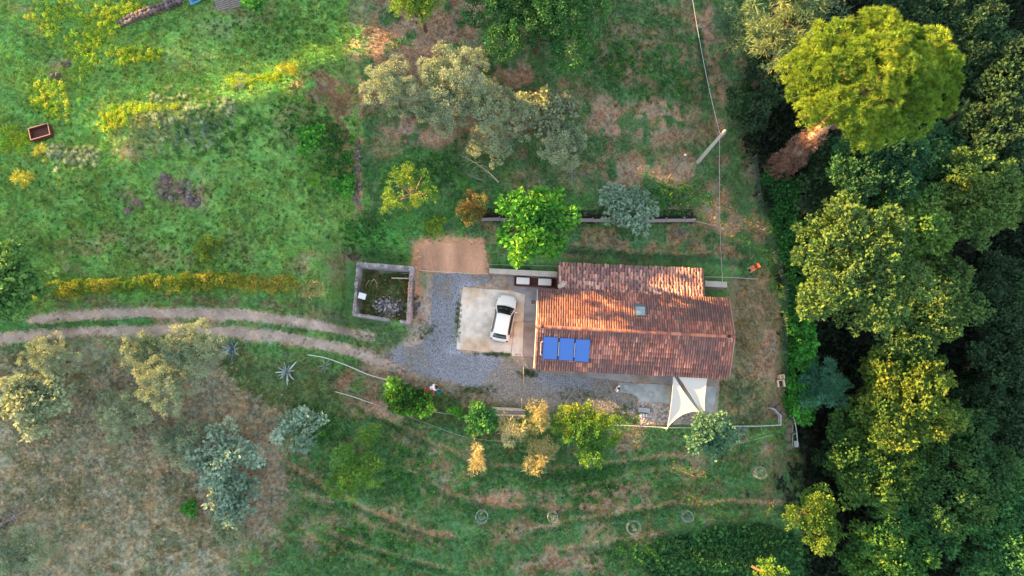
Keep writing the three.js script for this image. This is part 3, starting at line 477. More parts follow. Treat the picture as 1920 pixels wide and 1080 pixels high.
{ // lean-to annex behind the house
  const f = frameOf([[1047, 492], [1322, 503], [1319.5, 560], [1044.5, 548]], 2.5);
  const a = thing('annex', 'low lean-to annex with old pinkish grey pantiles behind the house', 'annex', null, V(f.ctr.x, 0, f.ctr.z)); a.rotation.y = f.turn;
  const hl = f.L / 2, hd = f.D / 2, lo = 2.22, hi = 2.76, wd = hd - 0.15;
  const prof = new THREE.Shape([[-wd, -0.3], [hd, -0.3], [hd, hi - 0.16], [-wd, lo - 0.08]].map(p => new THREE.Vector2(-p[0], p[1])));
  const wg = new THREE.ExtrudeGeometry(prof, { depth: 2 * hl - 0.3, bevelEnabled: false }); wg.translate(0, 0, -hl + 0.15); wg.rotateY(Math.PI / 2);
  mesh('wall', wg, M.plaster, a);
  const rs = new THREE.Shape([[-hd, lo - 0.1], [hd, hi - 0.1], [hd, hi - 0.015], [-hd, lo - 0.015]].map(p => new THREE.Vector2(-p[0], p[1])));
  const rg = new THREE.ExtrudeGeometry(rs, { depth: 2 * hl, bevelEnabled: false }); rg.translate(0, 0, -hl); rg.rotateY(Math.PI / 2);
  const rf = mesh('roof', rg, MAT(col(124, 94, 90), 0.9), a);
  const down = V(0, lo - hi, -2 * hd), slope = down.length(); down.normalize(); const n = V(0, 2 * hd, lo - hi).normalize();
  tiles('roof_tiles', rf, { x0: -hl + 0.05, x1: hl - 0.05, top: V(0, hi, hd), down, normal: n, slope: slope - 0.02, pitch: 0.25, rows: 8, r: 0.125, jit: 0.055, cols: [lin3([186, 142, 130]), lin3([168, 124, 116]), lin3([112, 90, 94]), lin3([202, 164, 152])], s: 7 });
  mesh('verge_board', [bar(V(-hl, lo, -hd), V(-hl, hi, hd), 0.05, 0.05, 4), bar(V(-hl, lo - 0.02, -hd), V(hl, lo - 0.02, -hd), 0.045, 0.045, 4)], MAT(col(70, 60, 66), 0.8), a);
  // dish on the corner of the annex roof
  const l = V(-hl + 0.35, hi + 0.02, hd - 0.45), d = thing('satellite_dish', 'small white satellite dish at the west corner of the annex roof', 'satellite dish', null, l.applyAxisAngle(V(0, 1, 0), f.turn).add(a.position)); d.rotation.y = 0.6;
  const prof2 = []; for (let i = 0; i <= 8; i++) { const r = i / 8 * 0.36; prof2.push(new THREE.Vector2(r, r * r * 0.7)); }
  const dg = new THREE.LatheGeometry(prof2, 20); dg.rotateX(-1.0); dg.translate(0, 0.32, 0); mesh('reflector', dg, M.white, d);
  mesh('arm', [bar(V(0, 0.12, -0.1), V(0, 0.45, -0.42), 0.018), box(0.07, 0.07, 0.1, 0, 0.47, -0.43)], M.steel, d);
  mesh('mast', [bar(V(0, -0.1, 0.05), V(0, 0.35, 0.05), 0.025), box(0.4, 0.04, 0.12, 0, 0, 0.05)], M.paleSteel, d);
}
{ // rendered retaining walls
  const wall = (px, hgt, label) => {
    const q = P2(px, hgt), t = thing('retaining_wall', label, 'wall', null), c = q.reduce((s, p) => [s[0] + p[0] / 4, s[1] + p[1] / 4], [0, 0]); t.position.set(c[0], 0, c[1]);
    const lq = q.map(p => [p[0] - c[0], p[1] - c[1]]), sh = k => lq.map(p => [p[0] * (p[0] > 0 || p[0] < 0 ? 1 : 1), p[1] * k]);
    mesh('wall_body', prism(lq.map(([x, z]) => [x * 0.998, z * 1]), -0.4, hgt - 0.06, 0.01), M.concPink, t);
    mesh('coping', prism(lq.map(([x, z], i) => [x, z + (i < 2 ? -0.03 : 0.03)]), hgt - 0.058, hgt, 0.012), MAT(0xffffff, 0.8, { map: concTex(190, 192, 196, 171, 0.6) }), t);
  };
  wall([[917, 503.5], [1047, 510], [1047, 519], [917, 511.5]], 1.35, 'long white topped retaining wall west of the annex');
  wall([[1322, 527], [1363.5, 529], [1363.5, 538.5], [1322, 536.5]], 1.35, 'short white topped wall stub east of the annex');
}
{ // low brick enclosure with two white chests
  const q = P2([[964, 515.5], [1044, 519.5], [1044, 537], [964, 534]], 0.6), c = [(q[0][0] + q[2][0]) / 2, (q[0][1] + q[2][1]) / 2], L = q[1][0] - q[0][0], D = q[3][1] - q[0][1], turn = -Math.atan2(q[1][1] - q[0][1], L);
  const t = thing('brick_enclosure', 'low dark red brick surround holding two white chests', 'enclosure', null, V(c[0], 0, c[1])); t.rotation.y = turn;
  const br = MAT(0xffffff, 0.9, { map: concTex(112, 66, 66, 181, 1) });
  mesh('back_wall', box(L, 0.75, 0.1, 0, 0.37, -D / 2), br, t); mesh('front_wall', box(L, 0.5, 0.09, 0, 0.25, D / 2), br, t);
  for (const x of [-L / 2 + 0.05, L / 2 - 0.05]) mesh('end_wall', box(0.1, 0.6, D - 0.12, x, 0.3, 0), br, t);
  mesh('floor', box(L - 0.22, 0.1, D - 0.12, 0, 0.1, 0), MAT(col(96, 60, 58), 0.9), t);
  for (const [x, y, l] of [[980.7, 526.2, 'left of two white lidded chests in the brick surround'], [1021.7, 528.5, 'right of two white lidded chests in the brick surround']]) {
    const p = pt(x, y, 0.86), k = thing('white_chest', l, 'chest', 'white chests beside the retaining wall', V(p.x, 0.15, p.z)); k.rotation.y = turn;
    mesh('body', box(1.06, 0.62, 0.52, 0, 0.31, 0, 0.03), M.offwhite, k); mesh('lid', box(1.12, 0.09, 0.57, 0, 0.665, 0, 0.035), MAT(col(214, 214, 216), 0.5), k); mesh('handle', box(0.22, 0.03, 0.03, 0, 0.62, 0.285), M.paleSteel, k);
  }
}
// ---------------------------------------------------------------- car
{
  const a = pt(936, 637, 0.7), b = pt(952.5, 555.5, 0.7), mid = a.clone().add(b).multiplyScalar(0.5), dir = b.clone().sub(a);
  const t = thing('parked_car', 'white five door hatchback parked on the pale concrete slab', 'car', null, V(mid.x, 0.05, mid.z)); t.rotation.y = Math.atan2(dir.x, dir.z);
  const paint_ = PMAT(col(222, 222, 222), 0.35, { clearcoat: 1, clearcoatRoughness: 0.08 });
  const key = (tab, z) => { if (z >= tab[0][0]) return tab[0].slice(1); for (let i = 0; i + 1 < tab.length; i++) if (z >= tab[i + 1][0]) { const u = (z - tab[i + 1][0]) / (tab[i][0] - tab[i + 1][0]), w = u * u * (3 - 2 * u) * 0.5 + u * 0.5; return tab[i].slice(1).map((v, k) => lerp(tab[i + 1][k + 1], v, w)); } return tab[tab.length - 1].slice(1); };
  const BODY = [[2.03, 0.50, 0.52], [1.98, 0.62, 0.64], [1.85, 0.74, 0.74], [1.6, 0.815, 0.83], [1.2, 0.855, 0.91], [0.8, 0.87, 0.96], [0, 0.875, 0.97], [-1.0, 0.87, 0.97], [-1.55, 0.84, 0.97], [-1.82, 0.79, 0.93], [-1.95, 0.72, 0.82], [-2.02, 0.6, 0.6]];
  const body = (z, q) => { // q 0 top middle .. 1 underside
    const [w, y] = key(BODY, z), s = Math.sign(q), p = Math.abs(q); let x, yy;
    if (p < 0.35) { x = w * 0.8 * p / 0.35; yy = y - 0.03 * (p / 0.35) ** 2; } else if (p < 0.55) { const k = (p - 0.35) / 0.2; x = w * lerp(0.8, 1, Math.sin(k * 1.57)); yy = y - 0.03 - 0.17 * (1 - Math.cos(k * 1.57)) * (y / 0.97); } else if (p < 0.85) { const k = (p - 0.55) / 0.3; x = w * (1 - 0.05 * k * k); yy = lerp(y - 0.2 * (y / 0.97), 0.24, k); } else { x = w * 0.95 * (1 - (p - 0.85) / 0.15); yy = 0.2; }
    return V(s * x, yy, z);
  };
  const CAB = [[1.06, 0.955], [0.75, 1.16], [0.3, 1.41], [0, 1.475], [-0.4, 1.5], [-1.0, 1.48], [-1.4, 1.43], [-1.7, 1.19], [-1.93, 0.94]];
  const cab = (z, q) => {
    const yt = key(CAB, z)[0], s = Math.sign(q), p = Math.abs(q), k = clamp((yt - 0.95) / 0.5), rw = 0.55 + 0.18 * sstep(0.2, 1.05, z) + 0.11 * sstep(-1.4, -1.9, z), bw = 0.845 - 0.05 * sstep(-1.2, -1.9, z) - 0.03 * sstep(0.6, 1.06, z); let x, y;
    if (p < 0.6) { x = rw * p / 0.6; y = yt - 0.025 * (p / 0.6) ** 2; } else if (p < 0.7) { const m = (p - 0.6) / 0.1; x = rw + 0.05 * m; y = yt - 0.025 - 0.06 * m * m * k; } else { const m = (p - 0.7) / 0.3; x = lerp(rw + 0.05, bw, m); y = lerp(yt - 0.025 - 0.06 * k, 0.92, m); }
    return V(s * x, y, z - 0.24 * p * p * sstep(-0.1, 1.05, z) * 1 + 0.16 * p * p * sstep(-1.2, -1.93, z));
  };
  const patch = (S, z0, z1, q0, q1, off, nz = 16, nq = 16, f = null) => {
    const pos = [], idx = [];
    for (let i = 0; i <= nz; i++) for (let j = 0; j <= nq; j++) {
      let q = lerp(q0, q1, j / nq), z = lerp(z0, z1, i / nz); if (f) [z, q] = f(i / nz, j / nq);
      const p = S(z, q), e = 0.01, n = S(z + e, q).sub(S(z - e, q)).cross(S(z, q + e).sub(S(z, q - e))).normalize(); if (n.y < 0 && Math.abs(q) < 0.7) n.negate(); if (Math.abs(q) >= 0.55 && n.x * q < 0) n.negate();
      p.addScaledVector(n, off); pos.push(p.x, p.y, p.z);
      if (i < nz && j < nq) { const k = i * (nq + 1) + j; idx.push(k, k + 1, k + nq + 1, k + 1, k + nq + 2, k + nq + 1); }
    }
    const g = new THREE.BufferGeometry(); g.setAttribute('position', new THREE.Float32BufferAttribute(pos, 3)); g.setIndex(idx); g.computeVertexNormals(); return g;
  };
  const cap = z => { const s = new THREE.Shape(); for (let j = 0; j <= 24; j++) { const p = body(z, -1 + j / 12); j ? s.lineTo(p.x, p.y) : s.moveTo(p.x, p.y); } const g = new THREE.ShapeGeometry(s); g.translate(0, 0, z); return g; };
  mesh('body', [patch(body, 2.03, -2.02, -1, 1, 0, 60, 60), cap(2.03), cap(-2.02)], paint_, t);
  mesh('cabin', patch(cab, 1.06, -1.93, -1, 1, 0, 50, 60), paint_, t);
  mesh('windscreen', patch(cab, 1.0, 0.24, -0.63, 0.63, 0.008), M.glass, t);
  mesh('rear_window', patch(cab, -1.46, -1.8, -0.56, 0.56, 0.008), PMAT(col(30, 52, 62), 0.08, { clearcoat: 1 }), t);
  for (const s of [-1, 1]) {
    mesh('side_window', patch(cab, 0, 0, 0, 0, 0.008, 24, 6, (i, j) => { const z = lerp(0.78, -1.42, i), m = lerp(lerp(0.70, 0.80, sstep(0.35, 0.0, i) + sstep(0.8, 1, i) * 0.7), 0.95, j); return [z, s * m]; }), M.glass, t);
    for (const [z0, z1] of [[0.86, -0.2], [-0.215, -1.18]]) { const d = mesh('door', patch(body, z0, z1, s * 0.56, s * 0.82, 0.006, 10, 8), paint_, t); mesh('handle', box(0.03, 0.03, 0.18, s * 0.885, 0.78, z1 + 0.18), paint_, d); }
    mesh('wing_mirror', [box(0.2, 0.13, 0.09, s * 0.98, 1.0, 0.62, 0.04), bar(V(s * 0.8, 0.95, 0.64), V(s * 0.9, 0.99, 0.63), 0.025)], paint_, t);
    mesh('headlight', patch(body, 1.95, 1.62, s * 0.32, s * 0.5, 0.008, 6, 6), PMAT(col(190, 196, 204), 0.1, { clearcoat: 1 }), t);
    mesh('tail_light', patch(body, -1.84, -1.99, s * 0.34, s * 0.56, 0.008, 6, 6), PMAT(col(150, 20, 22), 0.15, { clearcoat: 1 }), t);
    for (const z of [1.25, -1.24]) {
      const w = new THREE.Group(); w.name = 'wheel'; w.position.set(s * 0.79, 0.31, z); t.add(w);
      const ty = new THREE.TorusGeometry(0.235, 0.085, 10, 24); ty.scale(1, 1, 1.15); ty.rotateY(Math.PI / 2); mesh('tyre', ty, M.black, w);
      const spokes = [new THREE.CylinderGeometry(0.06, 0.06, 0.1, 12).rotateZ(Math.PI / 2)]; for (let k = 0; k < 5; k++) { const b = box(0.06, 0.2, 0.05, s * 0.03, 0.12, 0); b.rotateX(k * 1.2566); spokes.push(b); } mesh('rim', spokes, M.steel, w);
    }
  }
  mesh('wiper', bar(V(-0.35, 0.985, 1.0), V(0.1, 1.08, 0.84), 0.012), M.black, t); mesh('wiper', bar(V(0.1, 0.985, 1.02), V(0.5, 1.07, 0.78), 0.012), M.black, t);
  for (const z of [2.035, -2.03]) mesh('bumper_trim', box(1.0, 0.1, 0.04, 0, 0.36, z), M.dark, t);
}
// ---------------------------------------------------------------- roofless ruin
let ruinWeeds;
{
  const TOP = 1.95, o = P2([[668, 491], [775, 500], [768, 607], [660, 591]], TOP), c = [0, 1].map(k => o.reduce((s, p) => s + p[k] / 4, 0)), t = thing('stone_ruin', 'small roofless grey stone ruin full of rubble beside the gravel yard', 'ruin', null, V(c[0], 0.2, c[1]));
  const q = o.map(p => V(p[0] - c[0], 0, p[1] - c[1])), th = [0.24, 0.3, 0.34, 0.28];
  const plaster = MAT(0xffffff, 0.95, { map: concTex(166, 166, 176, 191, 1.6, 6), bumpMap: bumpTex, bumpScale: 0.02 }), stones = [0, 1, 2, 3].map(i => MAT(0xffffff, 0.95, { map: M.stone.map, color: col(...[[255, 255, 255], [222, 218, 222], [236, 226, 218], [190, 190, 200]][i]), bumpMap: bumpTex, bumpScale: 0.01 }));
  const shapes = [0, 1, 2, 3].map(() => rock(1, 1, 0.6, 1, 1));
  const run = (a, b, w, f0, f1, top, tone) => {
    const d = b.clone().sub(a), L = d.length(); d.normalize(); const n = V(-d.z, 0, d.x); const p0 = a.clone().addScaledVector(d, L * f0), p1 = a.clone().addScaledVector(d, L * f1);
    const poly = rag([p0, p1, p1.clone().addScaledVector(n, w), p0.clone().addScaledVector(n, w)].map(p => [p.x, p.z]), 0.04, 0.2);
    const wl = mesh('wall', prism(poly, -0.3, top - 0.28, 0.02), plaster, t);
    const len = L * (f1 - f0); let s = 0.12;
    while (s < len) {
      const l = rr(0.22, 0.5), rows = w > 0.33 ? 2 : 1;
      for (let k = 0; k < rows; k++) { const m = mesh('stone', shapes[Math.floor(rnd() * 4)], tone && rnd() < 0.5 ? MAT(col(172, 132, 128), 0.95) : stones[Math.floor(rnd() * 4)], wl); const p = p0.clone().addScaledVector(d, Math.min(s + l * 0.4, len - 0.12)).addScaledVector(n, w * (rows === 1 ? 0.5 : 0.27 + 0.46 * k) + rr(-0.03, 0.03)); m.position.set(p.x, top - 0.32 + rr(-0.03, 0.06), p.z); m.scale.set(l * 0.62, 0.17, w / rows * 0.66); m.rotation.y = -Math.atan2(d.z, d.x) + rr(-0.25, 0.25); }
      s += l;
    }
  };
  run(q[3], q[0], th[0], 0.0, 1, TOP - 0.05); run(q[0], q[1], th[1], 0.03, 1, TOP + 0.1); run(q[1], q[2], th[2], 0.05, 0.98, TOP - 0.15, true); run(q[2], q[3], th[3] * 0.8, 0.0, 0.18, TOP - 0.2); run(q[2], q[3], th[3] * 0.8, 0.38, 0.96, TOP - 0.2);
  const inR = (u, v) => { const a = q[0].clone().lerp(q[1], u), b = q[3].clone().lerp(q[2], u); return a.lerp(b, v); };
  const n = 460, im = new THREE.InstancedMesh(rock(1, 1, 0.7, 0.9, 0), MAT(0xffffff, 0.95), n), m = new THREE.Matrix4(), cc = new THREE.Color(), e = new THREE.Euler();
  for (let i = 0; i < n; i++) { const core = i < 300, u = clamp(core ? 0.56 + 0.17 * (rnd() + rnd() - 1) * 1.7 : rr(0.12, 0.86), 0.13, 0.86), v = clamp(core ? 0.72 + 0.13 * (rnd() + rnd() - 1) * 1.5 : rr(0.12, 0.88), 0.1, 0.9), p = inR(u, v), s = rr(0.05, core ? 0.17 : 0.12); m.makeRotationFromEuler(e.set(rr(0, 6), rr(0, 6), rr(0, 6))).scale(V(s, s * rr(0.6, 1), s * rr(0.6, 1.2))).setPosition(p.x, 0.1 + (core ? rr(0, 0.35) : 0), p.z); im.setMatrixAt(i, m); const w = rnd(), g = w < 0.3 ? rr(0.28, 0.5) : rr(0.08, 0.24); im.setColorAt(i, cc.setRGB(g, g * rr(0.92, 1), g * rr(0.95, 1.12))); }
  im.name = 'rubble'; im.userData.kind = 'stuff'; im.castShadow = im.receiveShadow = true; t.add(im);
  ruinWeeds = { t, inR };
  const at = (px, py, y) => { const p = pt(px, py, y + 0.2); return V(p.x - c[0], y, p.z - c[1]); };
  const bd = thing('white_board', 'square pale grey board leaning inside the west wall of the ruin', 'board', null, pt(679, 555, 1.75)); bd.rotation.set(-0.1, -0.2, -0.35); mesh('board', box(0.62, 0.03, 0.5, 0, 0, 0), MAT(col(206, 212, 218), 0.7), bd);
  mesh('batten', box(0.05, 0.04, 0.5, 0.2, -0.03, 0), M.wood, bd);
  const beam = thing('timber_beam', 'long pale timber lying across the north east corner of the ruin', 'beam', null); const b1 = pt(734, 521, 1.0), b2 = pt(768, 522, 1.1); mesh('beam', bar(b1, b2, 0.055, 0.055, 4), M.woodPale, beam);
  const pl = thing('timber_beam', 'short grey timber against the north wall inside the ruin', 'beam', null); mesh('beam', bar(pt(750, 512, 0.6), pt(769, 513, 0.9), 0.05, 0.05, 4), M.wood, pl);
  const br = thing('bramble_stem', 'arching pale bramble stem inside the north west part of the ruin', 'stem', null); mesh('stem', loft(bez([gp(690, 543, 0), pt(701, 524, 1.3), pt(707, 532, 1.2), gp(704, 545, 0.1)], 14), Array(15).fill(0.02), 5), M.woodPale, br);
  const br2 = thing('bramble_stem', 'curled pale bramble stem close to the west wall inside the ruin', 'stem', null); mesh('stem', loft(bez([gp(688, 546, 0), pt(686, 536, 0.9), pt(692, 526, 1.0), gp(696, 528, 0.1)], 14), Array(15).fill(0.018), 5), M.woodPale, br2);
}
// ---------------------------------------------------------------- trees and shrubs
const LEAFMAT = PMAT(0xffffff, 0.75, { transmission: 0.3, thickness: 0, specularIntensity: 0.35 });
const FIRM = MAT(0xffffff, 0.8);
function clumpGeo(kind, s) {                    // leaves of one twig cluster, in a ball of radius about 1
  seed = s; const pos = [];
  const leaf = (c, dir, len, wid, bend) => { // rhombic leaf of two faces folded along its rib
    const side = V(rr(-1, 1), rr(-1, 1), rr(-1, 1)).cross(dir).normalize(), nrm = dir.clone().cross(side), tip = c.clone().addScaledVector(dir, len), mid = c.clone().addScaledVector(dir, len * 0.45), l = mid.clone().addScaledVector(side, wid).addScaledVector(nrm, bend), r = mid.clone().addScaledVector(side, -wid).addScaledVector(nrm, bend);
    for (const p of [c, l, tip, c, tip, r]) pos.push(p.x, p.y, p.z);
  };
  const rd = up => { const v = V(rr(-1, 1), rr(-1, 1) + up, rr(-1, 1)); return v.lengthSq() < 0.02 ? V(0, 1, 0) : v.normalize(); };
  const K = { broad: [22, 0.62, 0.25, 0.3], fine: [34, 0.42, 0.16, 0.3], olive: [44, 0.5, 0.075, 0.6], needle: [46, 0.72, 0.05, 0.8], leafy: [16, 0.8, 0.34, 0.4], feather: [40, 0.75, 0.06, 0.5], grassy: [30, 1.5, 0.07, 1.4] }[kind];
  for (let i = 0; i < K[0]; i++) {
    const d = rd(K[3]), r = kind === 'needle' || kind === 'grassy' ? 0.12 : Math.cbrt(rnd()) * 0.72, c = d.clone().multiplyScalar(r); if (kind === 'grassy') c.set(rr(-0.3, 0.3), 0, rr(-0.3, 0.3));
    const dir = kind === 'needle' || kind === 'grassy' ? d : d.clone().multiplyScalar(0.8).add(rd(0.2)).normalize();
    leaf(c, dir, K[1] * rr(0.7, 1.2), K[2] * rr(0.8, 1.2), K[1] * rr(-0.08, 0.1));
  }
  const g = new THREE.BufferGeometry(); g.setAttribute('position', new THREE.Float32BufferAttribute(pos, 3)); g.computeVertexNormals(); return g;
}
const CL = {}; ['broad', 'fine', 'olive', 'needle', 'leafy', 'feather', 'grassy'].forEach((k, i) => { CL[k] = clumpGeo(k, 900 + i * 13); });
seed = 5150;
const tmpM = new THREE.Matrix4(), tmpQ = new THREE.Quaternion(), UPY = V(0, 1, 0), tmpC = new THREE.Color();
// a crown: twig clusters over the lobes. cols: list of linear colours, picked by a patchy noise
function foliage(name, parent, lobes, { kind, size, density = 1, cols, vary = 0.25, gap = 0.3, origin = V(0, 0, 0), lift = 0.25, inner = 0.22, firm = false, droop = 0, under = 0.5 }) {
  const list = [], s = Math.floor(rnd() * 9999);
  for (const L of lobes) {
    const area_ = 4 * Math.PI * Math.pow((Math.pow(L.r * L.r, 1.6) + 2 * Math.pow(L.r * L.ry, 1.6)) / 3, 1 / 1.6) * 0.78, n = Math.ceil(area_ / (size * size) * 0.62 * density);
    for (let i = 0; i < n; i++) {
      let d = V(rr(-1, 1), rr(-1, 1), rr(-1, 1)); if (d.lengthSq() > 1 || d.lengthSq() < 0.05) { d = V(rr(-1, 1), rr(-0.6, 1), rr(-1, 1)); } d.normalize();
      if (d.y < -0.1 && rnd() > under) continue;
      const deep = rnd() < inner, bump = 0.84 + 0.3 * noise(d.x * 3 + L.c.x * 2, d.z * 3 + L.c.z * 2 + d.y * 2, s), k = deep ? rr(0.4, 0.85) : bump * rr(0.88, 1.06), p = V(L.c.x + d.x * L.r * k, L.c.y + d.y * L.ry * k, L.c.z + d.z * L.r * k);
      if (droop) p.y -= droop * Math.pow(Math.hypot(d.x, d.z), 2) * L.r;
      let hid = false; for (const O of lobes) if (O !== L) { const q = Math.hypot((p.x - O.c.x) / O.r, (p.y - O.c.y) / O.ry, (p.z - O.c.z) / O.r); if (q < 0.62) { hid = true; break; } } if (hid) continue;
      const g = fbm((p.x + origin.x) / (size * 2.6) + p.y * 0.3, (p.z + origin.z) / (size * 2.6) - p.y * 0.2, s, 2); if (g < gap && !deep) continue;
      list.push([p, d, g]);
    }
  }
  const im = new THREE.InstancedMesh(CL[kind], firm ? FIRM : LEAFMAT, list.length);
  list.forEach(([p, d, g], i) => {
    const up = d.clone().add(V(rr(-0.5, 0.5), lift + rr(-0.3, 0.5), rr(-0.5, 0.5))).normalize();
    tmpQ.setFromUnitVectors(UPY, up).multiply(new THREE.Quaternion().setFromAxisAngle(UPY, rr(0, 6.28)));
    const k = size * rr(0.6, 1.4); tmpM.compose(p, tmpQ, V(k, k, k)); im.setMatrixAt(i, tmpM);
    const w = clamp(fbm((p.x + origin.x) * 0.7, (p.z + origin.z) * 0.7 + p.y * 0.6, s + 5, 2) * 1.6 - 0.3 + rr(-0.22, 0.22)) * (cols.length - 1), a = Math.min(cols.length - 2, Math.floor(w)), t = w - a, b = rr(1 - vary, 1 + vary), o = cols[a].map((v, q) => lerp(v, cols[a + 1][q], t) * b);
    im.setColorAt(i, tmpC.setRGB(o[0] * 1.45, o[1] * 1.45, o[2] * 1.45));
  });
  im.name = name; im.userData.kind = 'stuff'; im.castShadow = im.receiveShadow = true; parent.add(im); return im;
}
const lobe = (x, y, z, r, ry = r) => ({ c: V(x, y, z), r, ry });
const PAL = {   // leaf colours
  olive: [[96, 117, 96], [117, 134, 108], [140, 152, 122], [126, 142, 118]].map(lin3), olivePale: [[96, 124, 108], [116, 142, 126], [138, 158, 142]].map(lin3),
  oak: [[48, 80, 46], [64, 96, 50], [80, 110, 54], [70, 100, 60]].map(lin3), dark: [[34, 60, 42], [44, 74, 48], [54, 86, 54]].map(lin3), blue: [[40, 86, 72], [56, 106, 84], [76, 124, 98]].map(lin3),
  lush: [[44, 102, 44], [62, 128, 50], [84, 146, 56]].map(lin3), lime: [[62, 96, 36], [80, 112, 40], [98, 122, 46]].map(lin3), fig: [[44, 102, 40], [64, 126, 42], [92, 144, 46]].map(lin3),
  pine: [[80, 114, 40], [104, 134, 44], [126, 148, 50]].map(lin3), laurel: [[34, 80, 28], [84, 138, 42], [164, 196, 84]].map(lin3), ivy: [[40, 98, 38], [56, 124, 46], [80, 146, 58]].map(lin3),
  gold: [[128, 132, 84], [156, 150, 104], [170, 164, 124]].map(lin3), wild: [[58, 104, 42], [84, 124, 46], [116, 138, 48]].map(lin3), rust: [[84, 96, 50], [124, 104, 58], [96, 106, 54], [118, 96, 56]].map(lin3), willow: [[42, 86, 48], [56, 104, 54], [74, 118, 60]].map(lin3), cedar: [[56, 86, 68], [78, 108, 80], [112, 128, 84]].map(lin3), bamboo: [[68, 112, 46], [86, 128, 52], [106, 140, 60]].map(lin3), silver: [[120, 146, 124], [146, 168, 144], [168, 184, 160]].map(lin3), ivyDead: [[108, 84, 76], [124, 98, 88], [120, 104, 96]].map(lin3), scrub: [[64, 78, 40], [84, 92, 48], [96, 98, 60]].map(lin3),
};
/* One tree or shrub. px, py: middle of the crown in the survey photograph; r: its radius there in survey pixels; h: height; */
function tree(name, label, category, group, o) {
  const hc = o.h - (o.flat ?? 0.8) * 0.5 * 0; // placed by its upper half
  let p = null, r = 1, y = o.h * 0.7;
  for (let k = 0; k < 4; k++) { p = gp(o.px, o.py, y); r = o.r * mpp(p); y = Math.max(o.h * 0.45, o.h - r * (o.flat ?? 0.8) * 0.9); }
  const base = V(p.x + (o.dx ?? 0), 0, p.z + (o.dz ?? 0)); base.y = height(base.x, base.z) - 0.1;
  const t = thing(name, label, category, group, base), cx = p.x - base.x, cz = p.z - base.z, cy = p.y - base.y, fl = o.flat ?? 0.8, sx = o.sx ?? 1, sz = o.sz ?? 1, n = o.n ?? 9, lobes = [];
  const top = r * fl;
  for (let i = 0; i < n; i++) {
    const a = i * 2.39996 + rr(-0.4, 0.4), q = Math.sqrt((i + 0.4) / n), lr = r * (o.lr ?? 0.42) * rr(0.8, 1.2), d = Math.max(0, r * q - lr * 0.75) * 1.15;
    const x = Math.cos(a) * d * sx, z = Math.sin(a) * d * sz, yy = cy + top * (0.55 * Math.sqrt(Math.max(0, 1 - (d / r) ** 2)) - 0.15 + rr(-0.22, 0.22));
    lobes.push(lobe(cx + x, Math.max(yy, lr * 0.5), cz + z, lr, lr * Math.min(1, fl * 1.05)));
    if (o.deepLobes && rnd() < 0.5) lobes.push(lobe(cx + x * 0.9, Math.max(yy - top * 0.9, lr), cz + z * 0.9, lr, lr));
  }
  (o.extra ?? []).forEach(([dx, dy, dz, f]) => lobes.push(lobe(cx + dx * r, cy + dy * r, cz + dz * r, r * f, r * f)));
  // trunk and limbs
  const tr = o.trunk ?? Math.max(0.05, o.h * 0.022), fork = V(cx * 0.5 + rr(-0.1, 0.1), Math.max(0.25, (cy - top * 0.8) * 0.75), cz * 0.5 + rr(-0.1, 0.1)), gs = [loft([V(0, -0.3, 0), V(rr(-0.05, 0.05), fork.y * 0.5, rr(-0.05, 0.05)), fork], [tr * 1.35, tr, tr * 0.85], 8)];
  const lim = [...lobes].sort((a, b) => b.r - a.r).slice(0, o.limbs ?? 9);
  for (const L of lim) { const m = fork.clone().lerp(L.c, 0.5).add(V(rr(-0.15, 0.15) * r, 0.12 * r, rr(-0.15, 0.15) * r)); gs.push(loft(bez([fork.clone().add(V(0, -tr, 0)), m, L.c], 5), [0.6, 0.5, 0.4, 0.3, 0.22, 0.1].map(k => k * tr), 5)); }
  mesh('trunk', gs, o.bark ?? M.bark, t);
  foliage('crown', t, lobes, { kind: 'broad', size: 0.42, cols: PAL.oak, origin: base, ...o.f });
  return t;
}
const F = (kind, size, cols, e = {}) => ({ kind, size, cols: PAL[cols] ?? cols, ...e });

// olives
const OL = F('olive', 0.36, 'olive', { gap: 0.31, lift: 0.3, density: 1.4 });
const olive = (px, py, r, h, label, e = {}) => tree('olive_tree', label, 'olive tree', null, { px, py, r, h, n: 14, lr: 0.3, flat: 0.85, bark: M.bark, f: { ...OL, ...(e.f ?? {}) }, ...e, });
olive(735, 168, 54, 5.6, 'silvery olive tree with sunlit side, westernmost of the northern olive grove');
olive(852, 138, 60, 6.6, 'tallest sunlit olive tree at the top of the northern grove');
olive(822, 205, 50, 5.6, 'olive tree with sunlit left edge in the middle of the northern grove');
olive(905, 205, 50, 5.2, 'grey green olive tree in the heart of the northern grove');
olive(960, 222, 46, 4.3, 'olive tree with a pale sunlit tip right of the grove centre');
olive(920, 275, 40, 3.8, 'shaded olive tree at the south edge of the northern grove');
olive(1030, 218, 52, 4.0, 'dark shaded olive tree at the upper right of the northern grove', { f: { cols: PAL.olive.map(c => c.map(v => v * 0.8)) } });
olive(1052, 275, 44, 4.2, 'pale olive tree at the right end of the northern grove');
olive(905, 95, 34, 2.8, 'small olive tree at the top edge of the northern grove behind the tall one');
olive(1172, 396, 50, 4.6, 'lone pale olive tree overhanging the timber terrace wall', { f: { cols: PAL.olivePale, gap: 0.32 } });
olive(92, 675, 46, 3.8, 'grey green olive tree below the track near the left edge');
olive(70, 752, 62, 4.8, 'wide olive tree with golden left edge near the left edge of the picture', { f: { cols: PAL.olive } });
olive(232, 775, 48, 3.6, 'low feathery olive tree between the two large south western olives');
olive(322, 712, 60, 4.8, 'broad pale olive tree below the golden one beside the track');
olive(368, 655, 50, 5.4, 'golden sunlit olive tree on the edge of the dirt track');
olive(345, 832, 46, 3.8, 'dark green olive tree at the left of the lower olive group');
olive(418, 855, 66, 4.8, 'largest pale olive tree in the middle of the dry grove', { f: { cols: PAL.olivePale } });
